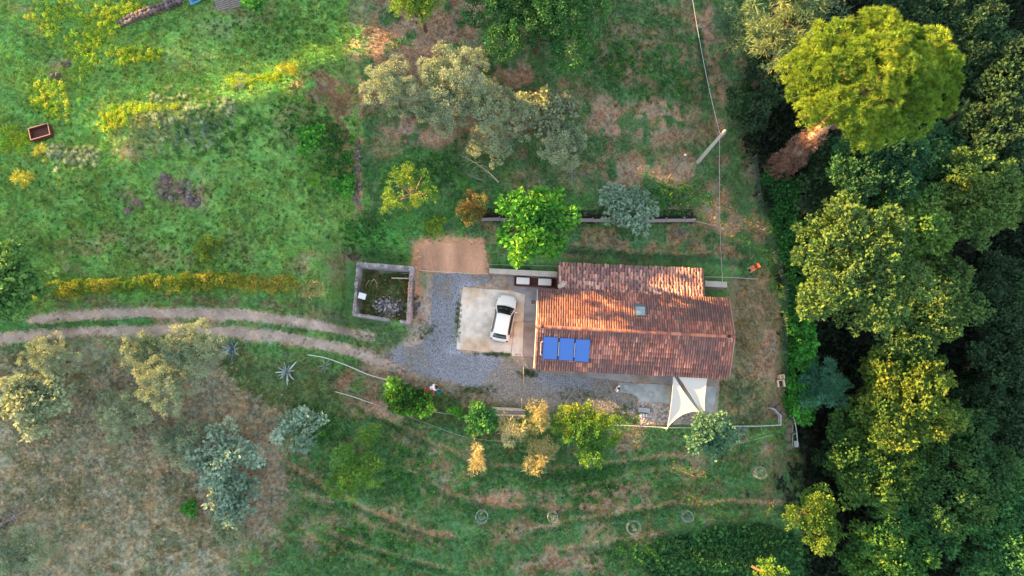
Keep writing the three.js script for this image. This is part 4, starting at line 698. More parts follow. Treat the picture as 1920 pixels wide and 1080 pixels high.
olive(440, 935, 46, 3.6, 'pale olive tree at the bottom of the lower olive group', { f: { cols: PAL.olivePale } });
olive(562, 806, 40, 3.2, 'small silvery olive standing alone right of the dry grove', { f: { cols: PAL.olivePale } });
olive(40, 1042, 56, 3.8, 'olive tree in the bottom left corner of the picture');
olive(270, 668, 40, 2.6, 'low half bare olive with a few golden tips beside the pale one');
olive(432, 985, 36, 2.2, 'low olive sapling below the lower olive group');

// the wood in the gully
const OK = F('broad', 0.37, 'oak', { gap: 0.37, density: 1.1 });
const oak = (px, py, r, h, label, e = {}) => tree('oak_tree', label, 'tree', null, { px, py, r, h, n: 24, lr: 0.27, flat: 0.7, deepLobes: true, ...e, f: { ...OK, ...(e.f ?? {}) } });
oak(1602, 500, 120, 13, 'large grey green oak at the left edge of the wood east of the house');
oak(1722, 560, 108, 13.4, 'green oak with sunlit tufts in the centre of the right hand wood');
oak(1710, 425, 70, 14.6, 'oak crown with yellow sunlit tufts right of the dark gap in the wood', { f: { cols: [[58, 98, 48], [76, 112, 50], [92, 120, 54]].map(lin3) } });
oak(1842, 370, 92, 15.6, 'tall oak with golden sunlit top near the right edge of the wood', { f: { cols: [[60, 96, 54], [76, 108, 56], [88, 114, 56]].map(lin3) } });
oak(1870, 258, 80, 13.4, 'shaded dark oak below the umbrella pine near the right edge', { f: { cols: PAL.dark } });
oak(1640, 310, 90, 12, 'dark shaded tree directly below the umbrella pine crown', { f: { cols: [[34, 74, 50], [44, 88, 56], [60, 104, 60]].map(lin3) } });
oak(1740, 300, 70, 12.2, 'dull green tree between the umbrella pine and the golden topped oak', { f: { cols: [[40, 80, 54], [52, 94, 60], [66, 106, 62]].map(lin3) } });
oak(1700, 745, 100, 14.6, 'tall golden topped tree in the lower right wood', { f: { cols: [[58, 92, 42], [78, 106, 42], [98, 114, 44]].map(lin3), size: 0.36 } });
oak(1640, 850, 100, 11.5, 'green tree leaning out over the lower right wood edge', { f: { cols: [[46, 84, 42], [60, 98, 44], [80, 108, 44]].map(lin3), size: 0.36 } });
oak(1775, 880, 112, 12, 'broad fresh green tree in the lower right wood', { f: { cols: [[40, 76, 46], [52, 90, 48], [68, 100, 50]].map(lin3), size: 0.36 } });
oak(1870, 985, 110, 11.5, 'green tree in the lower right corner of the picture', { f: { cols: [[40, 88, 54], [58, 108, 60], [78, 124, 64]].map(lin3) } });
oak(1665, 1050, 80, 10.5, 'round green tree at the bottom edge of the wood', { f: { cols: [[46, 92, 46], [66, 112, 50], [88, 126, 54]].map(lin3) } });
oak(1700, 965, 70, 10.5, 'dark green tree between the broad and the bottom trees of the wood', { f: { cols: [[34, 78, 48], [48, 96, 54], [62, 110, 56]].map(lin3) } });
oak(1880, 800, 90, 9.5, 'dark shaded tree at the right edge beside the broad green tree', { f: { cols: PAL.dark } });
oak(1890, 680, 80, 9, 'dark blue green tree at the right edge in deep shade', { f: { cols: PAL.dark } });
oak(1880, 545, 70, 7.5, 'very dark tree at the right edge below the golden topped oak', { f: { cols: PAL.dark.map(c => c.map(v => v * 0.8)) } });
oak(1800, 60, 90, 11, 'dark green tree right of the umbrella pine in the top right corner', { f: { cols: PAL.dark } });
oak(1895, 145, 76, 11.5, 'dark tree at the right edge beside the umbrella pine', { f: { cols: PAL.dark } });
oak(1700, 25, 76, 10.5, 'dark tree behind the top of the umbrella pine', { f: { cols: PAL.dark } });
oak(1400, 205, 42, 4.5, 'low dark bush at the wood edge beside the utility pole', { n: 9, f: { cols: PAL.dark, size: 0.36 } });
oak(1440, 165, 50, 5.5, 'dark bush left of the umbrella pine crown', { n: 9, f: { cols: PAL.dark, size: 0.36 } });
oak(1385, 60, 50, 5.5, 'feathery dark green bush at the top of the wood edge', { n: 9, f: { kind: 'feather', cols: PAL.cedar, size: 0.5 } });
oak(1560, 300, 50, 6.5, 'dark shrub right of the ivy clad pine trunk', { n: 9, f: { cols: PAL.dark } });
oak(1530, 385, 50, 5.5, 'dark green shrub above the large grey green oak', { n: 9, f: { cols: PAL.dark } });
oak(1560, 850, 40, 4, 'dark undergrowth bush left of the leaning green tree', { n: 7, f: { cols: PAL.dark } });
tree('small_tree', 'small round yellow green tree at the edge of the lower wood', 'tree', null, { px: 1526, py: 972, r: 54, h: 6.4, n: 12, lr: 0.36, flat: 0.8, f: F('fine', 0.4, 'lime', { gap: 0.3, density: 1.2 }) });
tree('small_tree', 'yellow tipped treetop at the bottom edge below the dark bushes', 'tree', null, { px: 1440, py: 1082, r: 30, h: 5.5, n: 8, lr: 0.4, flat: 0.8, f: F('fine', 0.36, 'wild', { gap: 0.3 }) });
tree('cedar_tree', 'feathery conifer with sunlit drooping boughs left of the umbrella pine', 'conifer', null, { px: 1490, py: 62, r: 92, h: 11, n: 16, lr: 0.3, flat: 0.7, f: F('feather', 0.62, 'cedar', { gap: 0.36, droop: 0.35, lift: -0.2, density: 1.1 }) });
{ // palm like conifer with radiating sprays
  const c = gp(1543, 724, 4.2), r = 54 * mpp(c), base = V(c.x, height(c.x, c.z) - 0.1, c.z), t = thing('fir_tree', 'blue green fir with radiating sprays beside the ivy hedge', 'conifer', null, base), lobes = [], cy = c.y - base.y;
  for (let a = 0; a < 17; a++) { const q = a * 2.39996 + rr(-0.2, 0.2), up = (a % 3) * 0.5 - 0.5, L = r * rr(0.75, 1.05) * (a % 3 === 2 ? 0.6 : 1); for (let k = 1; k <= 6; k++) { const d = L * k / 6; lobes.push(lobe(Math.cos(q) * d, cy + up + 0.5 - 0.12 * d * d / r, Math.sin(q) * d, 0.34 - 0.03 * k, 0.16)); } }
  mesh('trunk', loft([V(0, -0.3, 0), V(0.05, cy * 0.5, 0), V(0, cy + 0.9, 0)], [0.16, 0.13, 0.04], 8), M.bark, t);
  foliage('crown', t, lobes, { kind: 'feather', size: 0.4, cols: PAL.blue, gap: 0.1, density: 1.5, origin: base, lift: 0.1, inner: 0.1 });
}

{ // umbrella pine
  const base = gp(1450, 328), cr = gp(1640, 138, 15.6), r = 164 * mpp(cr);
  const t = thing('umbrella_pine', 'tall umbrella pine with sunlit yellow green dome and ivy clad trunk', 'pine tree', null, V(base.x, base.y - 0.2, base.z)), o = t.position, lobes = [], c = cr.clone().sub(o);
  for (let i = 0; i < 64; i++) { const a = i * 2.39996 + rr(-0.25, 0.25), q = Math.sqrt((i + 0.5) / 64), R = r * q * 0.9 * rr(0.94, 1.04), lr = r * rr(0.105, 0.19), ex = 1.0 + 0.06 * Math.sin(a * 3 + 1); lobes.push(lobe(c.x + Math.cos(a) * R * ex * 1.02, c.y + 0.36 * r * (1 - q * q) + rr(-0.55, 0.5) - 0.5, c.z + Math.sin(a) * R * ex * 0.8 + 0.1, lr, lr * 1.05)); }
  for (const [x, y, k] of [[1526, 190, 0.15], [1566, 204, 0.14], [1598, 226, 0.15], [1556, 184, 0.17], [1502, 172, 0.16], [1588, 200, 0.16], [1640, 232, 0.15], [1482, 130, 0.15]]) { const q = pt(x, y, cr.y - 1.1).sub(o); lobes.push(lobe(q.x, q.y, q.z, r * k, r * k)); }
  const fork = c.clone().multiplyScalar(0.82); fork.y = c.y - 2.4;
  const path = bez([V(0, -0.3, 0), c.clone().setY(c.y * 0.35).multiply(V(0.2, 1, 0.2)), c.clone().setY(c.y * 0.68).multiply(V(0.5, 1, 0.5)), fork], 16);
  mesh('trunk', [loft(path, path.map((_, i) => 0.5 - 0.0135 * i), 12), ...lobes.filter((_, i) => i % 4 === 0).map(L => loft(bez([fork.clone().add(V(0, -0.8, 0)), fork.clone().lerp(L.c, 0.55).add(V(0, -0.9, 0)), L.c.clone().add(V(0, -L.r * 1.1, 0))], 5), [0.2, 0.17, 0.13, 0.1, 0.06, 0.03], 6))], M.barkPale, t);
  const iv = path.slice(0, 11).map((p, i) => lobe(p.x, p.y, p.z, 1.15 - 0.062 * i + rr(-0.06, 0.06), 1.0 - 0.04 * i));
  const ivm = foliage('ivy', t, iv, { kind: 'fine', size: 0.26, cols: PAL.ivyDead, gap: 0.1, density: 1.3, origin: o }); ivm.userData.label = 'reddish brown dead ivy round the trunk';
  foliage('crown', t, lobes, { kind: 'needle', size: 0.34, cols: PAL.pine, gap: 0.08, density: 2.0, origin: o, lift: 0.5, under: 0.35, inner: 0.25 });
}
// north and middle of the garden
tree('willow_tree', 'large green drooping tree at the top centre of the picture', 'tree', null, { px: 1012, py: 28, r: 108, h: 8.6, n: 18, lr: 0.3, flat: 0.75, sx: 1.25, f: F('fine', 0.44, 'willow', { gap: 0.22, droop: 0.3, density: 1.5 }) });
tree('garden_tree', 'yellow tipped tree cut off by the top edge left of the drooping tree', 'tree', null, { px: 785, py: 4, r: 48, h: 5.6, n: 10, f: F('fine', 0.36, 'wild', { gap: 0.34 }) });
tree('fig_tree', 'bright green fig tree with yellow sunlit side above the white retaining wall', 'tree', null, { px: 1002, py: 418, r: 72, h: 6.2, n: 15, lr: 0.34, flat: 0.8, f: F('leafy', 0.36, 'fig', { gap: 0.3, density: 1.15 }) });
tree('sparse_tree', 'sparse half bare tree with yellow leaves and pale branches', 'tree', null, { px: 768, py: 352, r: 56, h: 4.6, n: 10, lr: 0.36, limbs: 10, trunk: 0.12, bark: M.barkPale, f: F('fine', 0.3, 'wild', { gap: 0.47, density: 0.95, inner: 0.1 }) });
tree('orange_shrub', 'rust and yellow shrub left of the bright green fig tree', 'shrub', null, { px: 886, py: 394, r: 32, h: 2.8, n: 8, f: F('fine', 0.28, 'rust', { gap: 0.36 }) });
tree('garden_shrub', 'thin green shrub between the sparse tree and the earth bank', 'shrub', null, { px: 815, py: 428, r: 26, h: 1.6, n: 6, f: F('fine', 0.28, 'wild', { gap: 0.48 }) });
tree('roadside_tree', 'dense green tree with golden top at the left edge above the track', 'tree', null, { px: 18, py: 538, r: 78, h: 6.8, n: 15, lr: 0.34, f: F('leafy', 0.36, [[64, 108, 60], [82, 124, 66], [100, 136, 70]].map(lin3), { gap: 0.26, density: 1.2 }) });
tree('laurel_bush', 'glossy bright green rounded bush beside the person with the red tub', 'bush', null, { px: 748, py: 740, r: 30, h: 2.3, n: 8, flat: 0.75, extra: [[0.75, -0.1, 0.3, 0.6], [1.5, -0.15, 0.75, 0.62], [1.1, 0, 0.25, 0.5], [1.55, -0.1, 0.3, 0.45], [0.5, -0.1, 0.75, 0.5], [1.05, -0.1, 0.85, 0.5]], f: F('leafy', 0.2, 'laurel', { gap: 0.15, density: 1.2, vary: 0.5 }) });
tree('garden_shrub', 'tiny fresh green shrub right of the glossy rounded bush', 'shrub', null, { px: 856, py: 771, r: 14, h: 1.0, n: 5, f: F('leafy', 0.2, 'fig', { gap: 0.25 }) });
tree('citrus_tree', 'small dark green tree with yellow sunlit top left of the log pile', 'tree', null, { px: 902, py: 786, r: 31, h: 2.8, n: 9, f: F('leafy', 0.26, [[44, 98, 52], [64, 122, 60], [104, 146, 52]].map(lin3), { gap: 0.28 }) });
const GD = (px, py, r, h, label, e = {}) => tree('golden_shrub', label, 'shrub', null, { px, py, r, h, n: 8, lr: 0.42, ...e, f: F('feather', 0.42, 'gold', { gap: 0.3, density: 1.25 }) });
GD(958, 803, 26, 2.4, 'golden feathery shrub just below the log pile');
GD(1008, 778, 23, 2.5, 'golden feathery shrub right of the log pile');
GD(1012, 850, 30, 2.6, 'largest golden feathery shrub left of the tangled green tree', { sz: 1.25 });
GD(896, 862, 22, 2.6, 'narrow golden shrub standing lowest on the terrace', { sz: 1.5, sx: 0.8 });
tree('tangled_tree', 'tangled green tree with yellow flowering top below the stone yard', 'tree', null, { px: 1098, py: 812, r: 62, h: 3.4, n: 14, lr: 0.34, flat: 0.6, f: F('fine', 0.32, 'wild', { gap: 0.34, density: 1.2 }) });
tree('garden_shrub', 'bright yellow shrub at the upper left of the tangled green tree', 'shrub', null, { px: 1064, py: 782, r: 24, h: 2.6, n: 7, f: F('fine', 0.28, [[110, 132, 40], [132, 144, 44], [148, 148, 50]].map(lin3), { gap: 0.3 }) });
tree('grey_tree', 'round grey green tree beside the shade sail corner', 'tree', null, { px: 1330, py: 818, r: 46, h: 4.0, n: 11, lr: 0.36, f: F('leafy', 0.24, [[58, 98, 78], [80, 120, 96], [100, 138, 112]].map(lin3), { gap: 0.32, density: 1.15 }) });
tree('bamboo_clump', 'tall light green bamboo like clump on the southern slope', 'bamboo', null, { px: 668, py: 888, r: 48, h: 3.8, n: 11, lr: 0.4, sz: 1.25, trunk: 0.05, f: F('feather', 0.44, 'bamboo', { gap: 0.26, density: 1.35, vary: 0.45 }) });
tree('garden_shrub', 'small light green tuft above the bamboo like clump', 'shrub', null, { px: 692, py: 812, r: 20, h: 1.6, n: 6, f: F('feather', 0.36, 'bamboo', { gap: 0.36 }) });
tree('garden_shrub', 'tiny dark green shrub alone in the dry grove', 'shrub', null, { px: 360, py: 954, r: 16, h: 0.9, n: 5, f: F('leafy', 0.2, 'ivy', { gap: 0.25 }) });
tree('garden_shrub', 'leafy green shrub on the brown patch in the upper field', 'shrub', null, { px: 584, py: 258, r: 28, h: 1.2, n: 7, f: F('leafy', 0.28, 'lush', { gap: 0.34 }) });
tree('garden_shrub', 'round light green fern like tuft in the lawn above the ruin', 'shrub', null, { px: 590, py: 338, r: 13, h: 0.7, n: 4, f: F('feather', 0.26, 'fig', { gap: 0.2 }) });
tree('garden_shrub', 'loose yellow green shrub in the field above the hedge', 'shrub', null, { px: 392, py: 464, r: 28, h: 1.0, n: 7, f: F('fine', 0.26, 'lime', { gap: 0.46 }) });
tree('garden_shrub', 'yellow weed tuft in the field near the left edge', 'shrub', null, { px: 54, py: 334, r: 17, h: 0.9, n: 5, f: F('feather', 0.3, [[128, 140, 50], [150, 156, 60], [160, 160, 70]].map(lin3), { gap: 0.3 }) });
tree('garden_shrub', 'small yellow weed below the rusty metal trough', 'shrub', null, { px: 77, py: 286, r: 13, h: 0.8, n: 4, f: F('feather', 0.26, [[128, 140, 50], [150, 156, 60], [160, 160, 70]].map(lin3), { gap: 0.3 }) });
tree('garden_shrub', 'left of two yellow weed tufts on the crest of the field', 'shrub', null, { px: 529, py: 130, r: 11, h: 0.9, n: 4, f: F('feather', 0.26, [[138, 146, 44], [164, 160, 50], [170, 164, 60]].map(lin3), { gap: 0.2 }) });
tree('garden_shrub', 'right of two yellow weed tufts on the crest of the field', 'shrub', null, { px: 549, py: 129, r: 11, h: 0.9, n: 4, f: F('feather', 0.26, [[138, 146, 44], [164, 160, 50], [170, 164, 60]].map(lin3), { gap: 0.2 }) });
tree('garden_shrub', 'dark green shrub at the end of the dry stone line', 'shrub', null, { px: 648, py: 352, r: 22, h: 0.9, n: 6, f: F('leafy', 0.24, 'ivy', { gap: 0.34 }) });
tree('garden_shrub', 'dark shrub in the top edge right of the wooden pallet', 'shrub', null, { px: 478, py: 8, r: 22, h: 1.4, n: 6, f: F('leafy', 0.26, 'lush', { gap: 0.3 }) });

// hedges: runs of lobes along a line
function hedge(name, label, category, px, w, h, f, sides = 1) {
  const pts = px.map(([a, b]) => gp(a, b)), b = pts[Math.floor(pts.length / 2)], t = thing(name, label, category, null, b.clone()), lobes = [];
  const c = bez(pts, Math.ceil(pts.reduce((s, p, i) => i ? s + p.distanceTo(pts[i - 1]) : 0, 0) / (w * 0.55)));
  c.forEach(p => { for (let k = 0; k < sides; k++) { const x = p.x + rr(-0.2, 0.2) * w, z = p.z + rr(-0.2, 0.2) * w, hh = h * rr(0.75, 1.12); lobes.push(lobe(x - b.x, height(x, z) + hh * 0.5 - b.y, z - b.z, w * rr(0.42, 0.62), hh * 0.52)); } });
  mesh('stem', lobes.filter((_, i) => i % 2 === 0).map(L => loft([V(L.c.x, L.c.y - h * 0.7, L.c.z), V(L.c.x + rr(-0.1, 0.1), L.c.y, L.c.z + rr(-0.1, 0.1))], [0.03, 0.015], 5)), M.bark, t);
  foliage('leaves', t, lobes, { origin: b, ...f }); return t;
}
hedge('hedge', 'longer western stretch of low sunlit hedge above the track', 'hedge', [[84, 545], [150, 541], [220, 538], [298, 534]], 1.0, 1.0, F('fine', 0.26, [[84, 118, 44], [124, 134, 50], [140, 136, 60]].map(lin3), { gap: 0.16, density: 1.3 }));
hedge('hedge', 'eastern stretch of low sunlit hedge above the track', 'hedge', [[332, 534], [400, 531], [470, 533], [555, 538]], 1.0, 1.0, F('fine', 0.26, [[84, 118, 44], [124, 134, 50], [146, 136, 64]].map(lin3), { gap: 0.16, density: 1.3 }));
hedge('hedge', 'short straw coloured end of the hedge towards the ruin', 'hedge', [[572, 542], [600, 546]], 0.9, 0.8, F('feather', 0.3, 'gold', { gap: 0.3 }));
hedge('ivy_hedge', 'bright green ivy hedge between the dry lawn and the fir', 'hedge', [[1484, 592], [1488, 640], [1490, 690], [1489, 740], [1492, 770]], 2.0, 2.4, F('leafy', 0.26, 'ivy', { gap: 0.2, density: 1.1, vary: 0.4 }), 2);
hedge('ivy_hedge', 'darker green overgrown hedge behind the wire fence', 'hedge', [[1452, 345], [1466, 400], [1474, 460], [1486, 520], [1488, 580]], 1.8, 1.9, F('leafy', 0.26, [[30, 78, 40], [42, 96, 46], [58, 114, 50]].map(lin3), { gap: 0.26 }), 2);

// ---------------------------------------------------------------- ground cover
{
  const bl = (n, h, w, s) => { seed = s; const p = []; for (let i = 0; i < n; i++) { const a = rr(0, 6.28), l = rr(0.25, 1.0), x = rr(-0.5, 0.5), z = rr(-0.5, 0.5), t = V(x + Math.cos(a) * l * 0.6, h * rr(0.6, 1.1), z + Math.sin(a) * l * 0.6), c = Math.cos(a + 1.57) * w, d = Math.sin(a + 1.57) * w; p.push(x - c, -0.05, z - d, x + c, -0.05, z + d, t.x, t.y, t.z); } const g = new THREE.BufferGeometry(); g.setAttribute('position', new THREE.Float32BufferAttribute(p, 3)); g.computeVertexNormals(); return g; };
  const geo = bl(11, 1, 0.13, 77), N = 250000, list = []; seed = 4242;
  const avoid = [PLAT, RUIN, P2([[995, 480], [1380, 490], [1380, 715], [995, 710]])];
  let tries = 0;
  while (list.length < N && tries++ < N * 3) {
    const x = rr(-50, 36), z = rr(-33, 26), k = gIndex(x, z); let g = ggrass[k]; if (x > 26) g *= 0.5; if (rnd() > g) continue;
    if (polyDist(PLAT, x, z) < -0.2 && g < 0.5) continue;
    if (polyDist(avoid[2], x, z) < 0 || polyDist(RUIN, x, z) < 0.1) continue;
    list.push([x, z, k]);
  }
  const gm = MAT(0xffffff, 0.85), im = new THREE.InstancedMesh(geo, gm, list.length);
  list.forEach(([x, z, k], i) => {
    const patch_ = fbm(x * 0.5, z * 0.5, 301, 3), s = rr(0.10, 0.25), hh = (0.05 + 0.17 * patch_) * rr(0.6, 1.4);
    tmpM.compose(V(x, height(x, z), z), tmpQ.setFromAxisAngle(UPY, rr(0, 6.28)), V(s, hh, s)); im.setMatrixAt(i, tmpM);
    const v = rr(1.1, 1.65), y = rr(-0.08, 0.28); im.setColorAt(i, tmpC.setRGB(gcol[3 * k] * v * (1 + y), gcol[3 * k + 1] * v, gcol[3 * k + 2] * v * (1 - y)));
  });
  tag(im, 'green and dry grass covering the field, terraces and olive grove', 'grass', null, 'stuff'); im.name = 'grass'; im.castShadow = im.receiveShadow = true; scene.add(im);
  const scatter = (name, label, cat, geo, mat, n, spots, size, cols, y = 0) => {
    const m = new THREE.InstancedMesh(geo, mat, n); let i = 0;
    while (i < n) { const [sx, sy, a, b] = spots[Math.floor(rnd() * spots.length)], q = rr(0, 6.28), d = Math.sqrt(rnd()) * rr(0.5, 1.35), p = gp(sx + Math.cos(q) * a * d, sy + Math.sin(q) * b * d), s = rr(size[0], size[1]); tmpM.compose(V(p.x, p.y + y, p.z), tmpQ.setFromEuler(new THREE.Euler(rr(-0.3, 0.3), rr(0, 6.28), rr(-0.3, 0.3))), V(s, s, s)); m.setMatrixAt(i, tmpM); const c = cols[Math.floor(rnd() * cols.length)], v = rr(1.0, 1.6); m.setColorAt(i, tmpC.setRGB(c[0] * v, c[1] * v, c[2] * v)); i++; }
    m.castShadow = m.receiveShadow = true; m.name = name; tag(m, label, cat, null, 'stuff'); scene.add(m); return m;
  };
  scatter('silver_weeds', 'silvery thistle like weeds scattered over the rough bank in the field', 'weeds', CL.grassy, LEAFMAT, 330, [[340, 190, 60, 26], [400, 220, 50, 40], [430, 200, 16, 40], [370, 260, 60, 24], [140, 300, 40, 20], [160, 290, 30, 16], [110, 285, 20, 14], [455, 160, 10, 10], [320, 215, 60, 30]], [0.16, 0.34], PAL.silver);
  scatter('yellow_weeds', 'yellow green weeds growing in the sunlit strips of the upper field', 'weeds', CL.fine, LEAFMAT, 900, [[165, 90, 34, 55], [110, 40, 50, 40], [100, 190, 40, 40], [205, 40, 34, 34], [250, 105, 46, 18], [30, 265, 30, 28], [460, 155, 30, 14], [215, 225, 26, 22], [280, 204, 50, 8], [250, 20, 30, 14], [510, 148, 20, 8]], [0.14, 0.34], [[128, 168, 56], [150, 178, 58], [168, 178, 66]].map(lin3), 0.16);
  scatter('rough_herbs', 'leafy herbs and tall weeds on the rough slopes', 'weeds', CL.leafy, LEAFMAT, 2600, [[400, 250, 120, 60], [560, 220, 70, 60], [640, 290, 40, 60], [690, 440, 60, 40], [1240, 140, 90, 70], [1150, 120, 60, 60], [980, 960, 300, 90], [760, 880, 60, 60], [1200, 900, 200, 60], [1340, 1030, 130, 40], [1180, 1040, 80, 30], [700, 1020, 120, 50], [1250, 370, 80, 30], [820, 320, 60, 40], [1110, 900, 60, 30], [620, 300, 50, 80], [590, 800, 60, 50]], [0.1, 0.24], PAL.lush.concat(PAL.willow), 0.05);
  scatter('lawn_weeds', 'small tufts and weeds dotted over the upper lawn', 'weeds', CL.grassy, LEAFMAT, 2200, [[160, 180, 150, 150], [420, 90, 200, 80], [480, 380, 180, 120], [150, 400, 140, 90], [560, 60, 110, 55], [330, 470, 200, 50]], [0.07, 0.2], [[84, 136, 62], [66, 120, 56], [104, 146, 70], [120, 140, 80]].map(lin3));
  scatter('dry_herbs', 'straw coloured and greyish dry weeds in the olive grove', 'weeds', CL.grassy, LEAFMAT, 3000, [[240, 880, 260, 190], [260, 900, 230, 140], [120, 860, 140, 140], [300, 760, 240, 90]], [0.08, 0.2], [[190, 180, 160], [172, 168, 146], [200, 190, 172], [150, 152, 120], [170, 174, 162]].map(lin3));
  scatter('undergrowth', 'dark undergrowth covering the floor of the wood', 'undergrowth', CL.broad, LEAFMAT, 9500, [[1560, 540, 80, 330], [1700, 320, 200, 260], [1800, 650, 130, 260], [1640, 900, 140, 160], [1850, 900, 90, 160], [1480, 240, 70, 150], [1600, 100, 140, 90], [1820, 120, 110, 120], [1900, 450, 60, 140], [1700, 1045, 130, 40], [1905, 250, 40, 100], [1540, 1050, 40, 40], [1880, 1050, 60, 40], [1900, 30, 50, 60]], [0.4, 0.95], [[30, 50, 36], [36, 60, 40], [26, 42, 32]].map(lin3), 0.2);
  scatter('dark_bushes', 'dense dark green bushes covering the slope at the bottom edge', 'bushes', CL.leafy, LEAFMAT, 2600, [[1400, 1040, 90, 46], [1300, 1050, 80, 34], [1450, 1060, 50, 34]], [0.24, 0.5], [[36, 80, 46], [50, 100, 54], [64, 112, 58]].map(lin3), 0.35);
  scatter('yard_weeds', 'low weeds creeping over the gravel yard edges', 'weeds', CL.fine, LEAFMAT, 700, [[800, 622, 24, 26], [690, 640, 40, 24], [900, 730, 40, 10], [1170, 770, 26, 18], [990, 700, 20, 8], [1080, 740, 60, 14], [860, 600, 6, 40], [930, 664, 40, 4], [830, 750, 30, 14]], [0.1, 0.22], [[70, 112, 56], [90, 122, 66], [84, 104, 64]].map(lin3));
  { // weeds inside the ruin
    const list = []; for (let i = 0; i < 520; i++) { const u = rr(0.1, 0.9), v = rr(0.1, 0.92); if (Math.hypot((u - 0.58) / 0.2, (v - 0.72) / 0.16) < 1 && rnd() < 0.8) continue; list.push([ruinWeeds.inR(u, v), noise(u * 4, v * 4, 8)]); }
    const m = new THREE.InstancedMesh(CL.fine, LEAFMAT, list.length); list.forEach(([p, q], i) => { const s = rr(0.14, 0.34); tmpM.compose(V(p.x, 0.1 + rr(0, 0.5) * q, p.z), tmpQ.setFromAxisAngle(UPY, rr(0, 6)), V(s, s, s)); m.setMatrixAt(i, tmpM); const c = [[58, 84, 44], [84, 92, 46], [96, 84, 58], [48, 76, 44]].map(lin3)[Math.floor(rnd() * 4)], w = rr(2.0, 3.4); m.setColorAt(i, tmpC.setRGB(c[0] * w, c[1] * w, c[2] * w)); });
    m.name = 'weeds'; m.userData.kind = 'stuff'; m.castShadow = m.receiveShadow = true; ruinWeeds.t.add(m);
  }
  // pebbles over the gravel
  const pg = rock(1, 1, 0.6, 1, 0), w = P2(GRAVEL, 0.015), bb = bbox(w), n = 16000, pm = new THREE.InstancedMesh(pg, MAT(0xffffff, 0.9), n); let i = 0;
  while (i < n) { const x = rr(bb[0], bb[2]), z = rr(bb[1], bb[3]), d = polyDist(w, x, z); if (d > 0.25 || (d > -0.5 && rnd() < 0.5)) continue; if (polyDist(PLAT, x, z) > 0.3 && rnd() < 0.7) continue; const s = rr(0.018, 0.042); tmpM.compose(V(x, 0.02, z), tmpQ.setFromEuler(new THREE.Euler(rr(0, 6), rr(0, 6), rr(0, 6))), V(s, s, s)); pm.setMatrixAt(i, tmpM); const v = rr(0.08, 0.42); pm.setColorAt(i, tmpC.setRGB(v * 0.92, v * 0.98, v * 1.15)); i++; }
  pm.name = 'pebbles'; tag(pm, 'loose bluish grey pebbles of the gravel yard', 'gravel', null, 'stuff'); pm.castShadow = pm.receiveShadow = true; scene.add(pm);
  // scrub on the western ridge, outside the picture
  const rs = new THREE.InstancedMesh(CL.broad, LEAFMAT, 2600);
  for (let k = 0; k < 2600; k++) { const v = rr(-70, 50), u = -85 + rr(-3, 3), x = UX * u - UZ * v, z = UZ * u + UX * v, q = noise(v * 0.5, 4, 77), s = rr(0.25, 0.45); tmpM.compose(V(x, height(x, z) + rr(0, 1) * (0.05 + 0.45 * q * q), z), tmpQ.setFromAxisAngle(V(rr(-1, 1), rr(-1, 1), rr(-1, 1)).normalize(), rr(0, 6)), V(s, s, s)); rs.setMatrixAt(k, tmpM); const c = PAL.scrub[k % 3]; rs.setColorAt(k, tmpC.setRGB(...c)); }
  rs.name = 'ridge_scrub'; tag(rs, 'far low scrub along the western hill crest', 'scrub', null, 'stuff'); rs.castShadow = true; scene.add(rs);
}
// ---------------------------------------------------------------- poles, cable, fences, rails
{
  const b = gp(1308.5, 303.5), t = thing('utility_pole', 'tall pale utility pole standing on the upper terrace', 'pole', null, b), tp = pt(1359.5, 245, b.y + 7.4).sub(b);
  mesh('pole', loft([V(0, -0.4, 0), tp.clone().multiplyScalar(0.5), tp], [0.17, 0.14, 0.115], 10), M.offwhite, t);
  const s = tp.clone().multiplyScalar(0.9); mesh('bracket', [box(0.5, 0.06, 0.06, s.x, s.y, s.z, 0.01)], M.steel, t); mesh('insulator', bar(s.clone().add(V(-0.22, 0, 0)), s.clone().add(V(-0.22, 0.16, 0)), 0.04, 0.03, 8), M.dark, t);
  const at = s.clone().add(b).add(V(-0.22, 0.14, 0)), sag = (a, c, d) => { const m = a.clone().lerp(c, 0.5); m.y -= d; return bez([a, a.clone().lerp(c, 0.25).add(V(0, -0.75 * d, 0)), m, a.clone().lerp(c, 0.75).add(V(0, -0.75 * d, 0)), c], 24); };
  const c1 = thing('overhead_cable', 'thin pale overhead cable running from the pole to the annex wall', 'cable'); mesh('cable', loft(sag(at, pt(1355, 532, 1.5), 0.4), Array(25).fill(0.016), 5), M.paleSteel, c1);
  const c2 = thing('overhead_cable', 'thin pale overhead cable running from the pole to the top edge', 'cable'); mesh('cable', loft(sag(at, pt(1290, -60, 10.5), 0.5), Array(25).fill(0.016), 5), M.paleSteel, c2);
  const b2 = gp(1252, 336), t2 = thing('thin_pole', 'thin rusty post with pale tip left of the utility pole', 'pole', null, b2), tp2 = pt(1285, 290.5, b2.y + 5.2).sub(b2);
  mesh('post', loft([V(0, -0.3, 0), tp2], [0.06, 0.045], 8), MAT(col(122, 112, 100), 0.8), t2); mesh('cap', box(0.16, 0.1, 0.16, tp2.x, tp2.y, tp2.z, 0.03), M.offwhite, t2);
}
